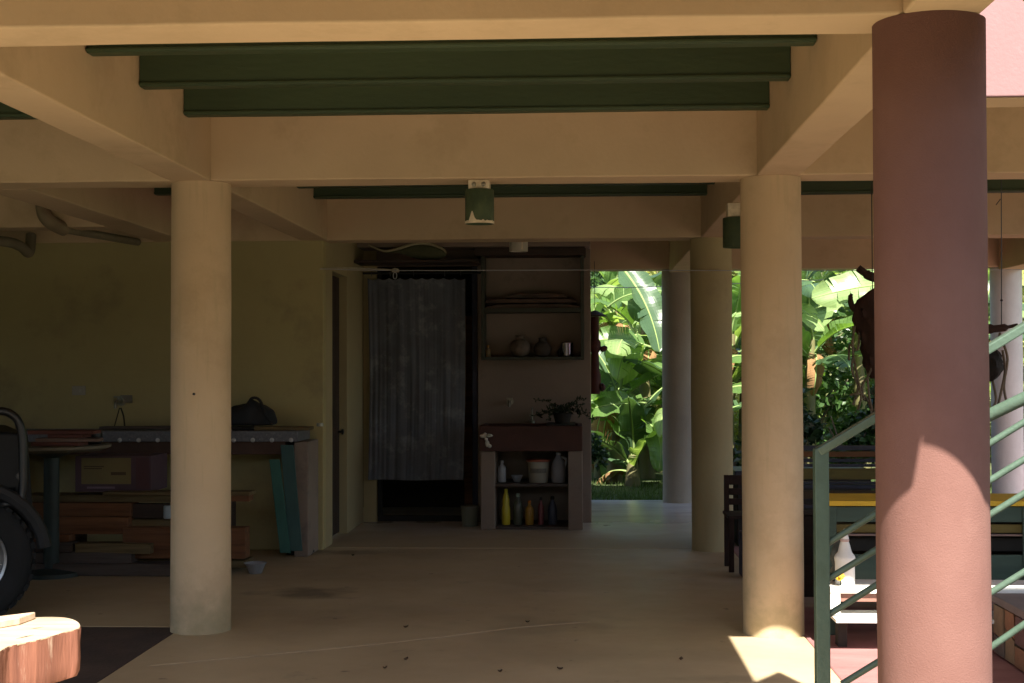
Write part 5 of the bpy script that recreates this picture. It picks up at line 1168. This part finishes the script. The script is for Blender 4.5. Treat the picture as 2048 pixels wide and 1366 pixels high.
# leafy shrubs
def leaves_cloud(b, cx_, cy_, cz_, rx_, ry_, rz_, n, size, rg, elong=2.2):
    for k in range(n):
        while True:
            u, v, w = rg.uniform(-1, 1), rg.uniform(-1, 1), rg.uniform(-1, 1)
            r2 = u*u+v*v+w*w
            if r2 < 1 and rg.random() < 0.25+0.75*r2: break
        c = Vector((cx_+u*rx_, cy_+v*ry_, cz_+w*rz_))
        if noise.noise(c*2.1) < -0.18: continue
        d = Vector((rg.gauss(0, 1), rg.gauss(0, 1), rg.gauss(-0.2, 0.7))).normalized(); s = size*rg.uniform(0.6, 1.3)
        e = d.cross(Vector((rg.gauss(0, 1), rg.gauss(0, 1), rg.gauss(0, 1)))).normalized()*s*0.5/elong*1.3; d = d*s
        mid = c+d*0.5+Vector((0, 0, 0.08*s))
        b.add([c, mid+e, c+d, mid-e], [(0, 1, 2, 3)])
SHM = [leaf_mat('shrub_leaf_mid', (0.06, 0.12, 0.035), (0.035, 0.075, 0.022), 0.3), leaf_mat('shrub_leaf_light', (0.224, 0.308, 0.084), (0.14, 0.21, 0.056), 0.35), leaf_mat('shrub_leaf_dark', (0.03, 0.06, 0.024), (0.018, 0.038, 0.016), 0.2), leaf_mat('shrub_leaf_yellow', (0.336, 0.35, 0.126), (0.224, 0.238, 0.084), 0.35)]
def shrub(x, y, h, r, n, size, m, label, seed, z0=None, name='leafy_shrub', elong=2.2):
    rg = random.Random(seed); z0 = z0 if z0 is not None else (hill_h(x, y)-0.12 if y > 23 else -0.06)
    t = thing(name, label, 'shrub', (x, y, z0), 'shrubs in the garden')
    st_ = MB()
    for k in range(6):
        a = rg.uniform(0, 6.28); e = Vector((x+math.cos(a)*r*0.6, y+math.sin(a)*r*0.6, z0+h*rg.uniform(0.6, 0.9)))
        st_.tube(smooth_path([(x, y, z0-0.05), ((x+e.x)/2+rg.uniform(-.08, .08), (y+e.y)/2, z0+h*0.4), tuple(e)], 4), [0.022-0.0018*q for q in range(9)], 5)
    st_.build('stem', ROOT, t, smooth=True)
    b = MB(); nb = 7
    for k in range(nb):
        a = rg.uniform(0, 6.28); q = rg.uniform(0.2, 0.75)
        leaves_cloud(b, x+math.cos(a)*r*q, y+math.sin(a)*r*q, z0+h*rg.uniform(0.30, 0.88), r*0.5, r*0.5, h*0.24, n//nb, size, rg, elong)
    b.build('foliage', m, t)
    return t
shrubs = [
 (2.75, 18.4, 1.45, 0.60, 2600, 0.13, 2, 'dark leafy shrub in shade right of the right pale column'),
 (3.55, 18.8, 1.25, 0.55, 2200, 0.11, 0, 'green shrub with orange tinted leaves behind the slatted bench'),
 (4.3, 18.6, 1.5, 0.6, 2400, 0.12, 2, 'dark shrub behind the dangling roots'),
 (1.95, 18.9, 0.8, 0.35, 1200, 0.12, 2, 'small dark shrub in the gap between the shaded columns'),
 (-0.2, 19.1, 0.75, 0.45, 1400, 0.10, 2, 'low dark shrub at the wall end by the grass strip'),
 (0.75, 23.4, 1.1, 0.8, 2400, 0.11, 1, 'light green low shrub behind the banana stems'),
 (1.7, 23.2, 1.3, 0.9, 2400, 0.12, 3, 'yellowish shrub lit by the sun behind the far column'),
 (6.0, 18.9, 1.2, 0.55, 1800, 0.13, 0, 'shrub under the white column at the right edge'),
 (7.3, 19.5, 2.6, 1.0, 3800, 0.13, 1, 'tall bright green bush at the right edge behind the stair rail'),
 (8.8, 22.5, 3.4, 1.5, 4200, 0.16, 1, 'large sunlit bush far right behind the white column'),
 (3.6, 23.2, 2.2, 1.2, 3200, 0.13, 0, 'mid green bush glimpsed behind the dark shrubs'),
 (5.6, 24.5, 3.0, 1.5, 3600, 0.15, 0, 'broad bush behind the banana plants on the right'),
 (0.0, 25.5, 3.6, 1.5, 4200, 0.22, 0, 'bush with long narrow leaves at top left of the bright opening'),
 (1.6, 27.0, 3.4, 1.8, 4200, 0.15, 3, 'pale sunlit bush at the top of the bright opening'),
]
for i, (x, y, h, r, n, sz, mi, lb) in enumerate(shrubs):
    shrub(x, y, h, r, n, sz, SHM[mi], lb, 40+i, elong=(4.5 if i == 12 else 2.2))
for mi, nm in ((1, 'near'), (3, 'near_yellow')):
    rg = random.Random(60+mi); b = MB()
    for k in range(26):
        x = rg.uniform(-3, 10); y = rg.uniform(23.8, 26.5); z = hill_h(x, y)
        leaves_cloud(b, x, y, z+0.35, 0.7, 0.5, 0.5, 420, 0.10, rg)
    o = b.build('garden_scrub', SHM[mi]); o['kind'] = 'stuff'; o['label'] = 'low sunlit scrub at the foot of the slope'
# far slope vegetation: one mass
rg = random.Random(99)
for mi, nm in ((0, 'mid'), (1, 'light'), (3, 'yellow'), (2, 'dark')):
    b = MB()
    for k in range(60):
        x = rg.uniform(-8, 22); y = rg.uniform(26, 44); z = hill_h(x, y)
        r = rg.uniform(0.8, 1.7)
        leaves_cloud(b, x, y, z+r*0.6, r, r, r*0.9, 520, 0.24, rg)
    o = b.build('hillside_scrub', SHM[mi]); o['kind'] = 'stuff'; o['label'] = 'dense scrub covering the slope behind the garden'

# unseen trees and bank added behind the viewer to block the low sky
def bank(x, y):
    return max(0, -y-15)*0.9*(1 if y > -22 else 0) + (6.3 if y <= -22 else 0) + 0.8*noise.noise(Vector((x*0.1, y*0.1, 7)))
struct(sheet('sky_blocker_bank', -45, 45, -40, -15, -0.3, HILL, 60, 20, 0.0, bank))
rg = random.Random(31); b = MB(); tr = MB()
for k in range(90):
    x = -32+64*k/89+rg.uniform(-1, 1); y = rg.uniform(-17, -13.5); r = rg.uniform(1.3, 2.2); z = rg.uniform(1.0, 5.6)
    leaves_cloud(b, x, y, z, r, r, r, 330, 0.42, rg)
o = b.build('sky_blocker_trees', SHM[2]); o['kind'] = 'stuff'; o['label'] = 'added belt of unseen dark trees behind the viewer, blocking the low sky'

# bits lying on the floor
rg = random.Random(8); dl = mat('dry_leaf_brown', (0.10, 0.06, 0.03), (0.06, 0.035, 0.02), bump=0)
for k, (px, py, lb) in enumerate(((1362, 1321, 'small dark dry leaf on the floor left of the sun patch'), (812, 1256, 'curled dry leaf on the floor near the left middle'), (1000, 1345, 'dry leaf at the bottom edge of the photo, middle of the floor'), (1055, 1246, 'dry leaf on the floor below the sink'), (706, 1112, 'dark crumpled leaf near the side door'), (1120, 1340, 'tiny dry leaf near the bottom, left of the sun patch'), (812, 1321, 'tiny leaf on the seam of the floor'), (770, 1338, 'thin dry leaf at lower left of the floor'))):
    p = onfloor(px, py); a = rg.uniform(0, 6.28); L_ = rg.uniform(0.010, 0.024); w_ = L_*0.55; vs = []
    for i in range(7):
        t = i/6*2-1; ww = w_*(1-t*t)
        for sd_ in (-1, 0, 1):
            x, y = t*L_, sd_*ww; vs.append((p.x+x*math.cos(a)-y*math.sin(a), p.y+x*math.sin(a)+y*math.cos(a), 0.003+0.012*(abs(sd_)*0.7+t*t*0.6)))
    fs = []
    for i in range(6):
        for q in range(2): fs.append((i*3+q, i*3+q+1, i*3+q+4, i*3+q+3))
    tag(MB().add(vs, fs).build('fallen_leaf', dl, smooth=True), lb, 'leaf', 'dry leaves on the floor')
# nail in the left column
pn = P(388, 788, 8.46)
tag(MB().lathe([(0.008, 0), (0.008, 0.02), (0.004, 0.024)], M=Matrix.Translation((pn.x, 8.472, pn.z)) @ Matrix.Rotation(R(90), 4, 'X'), n=10).build('nail', BLACK), 'small dark nail stuck in the left pale column', 'nail')
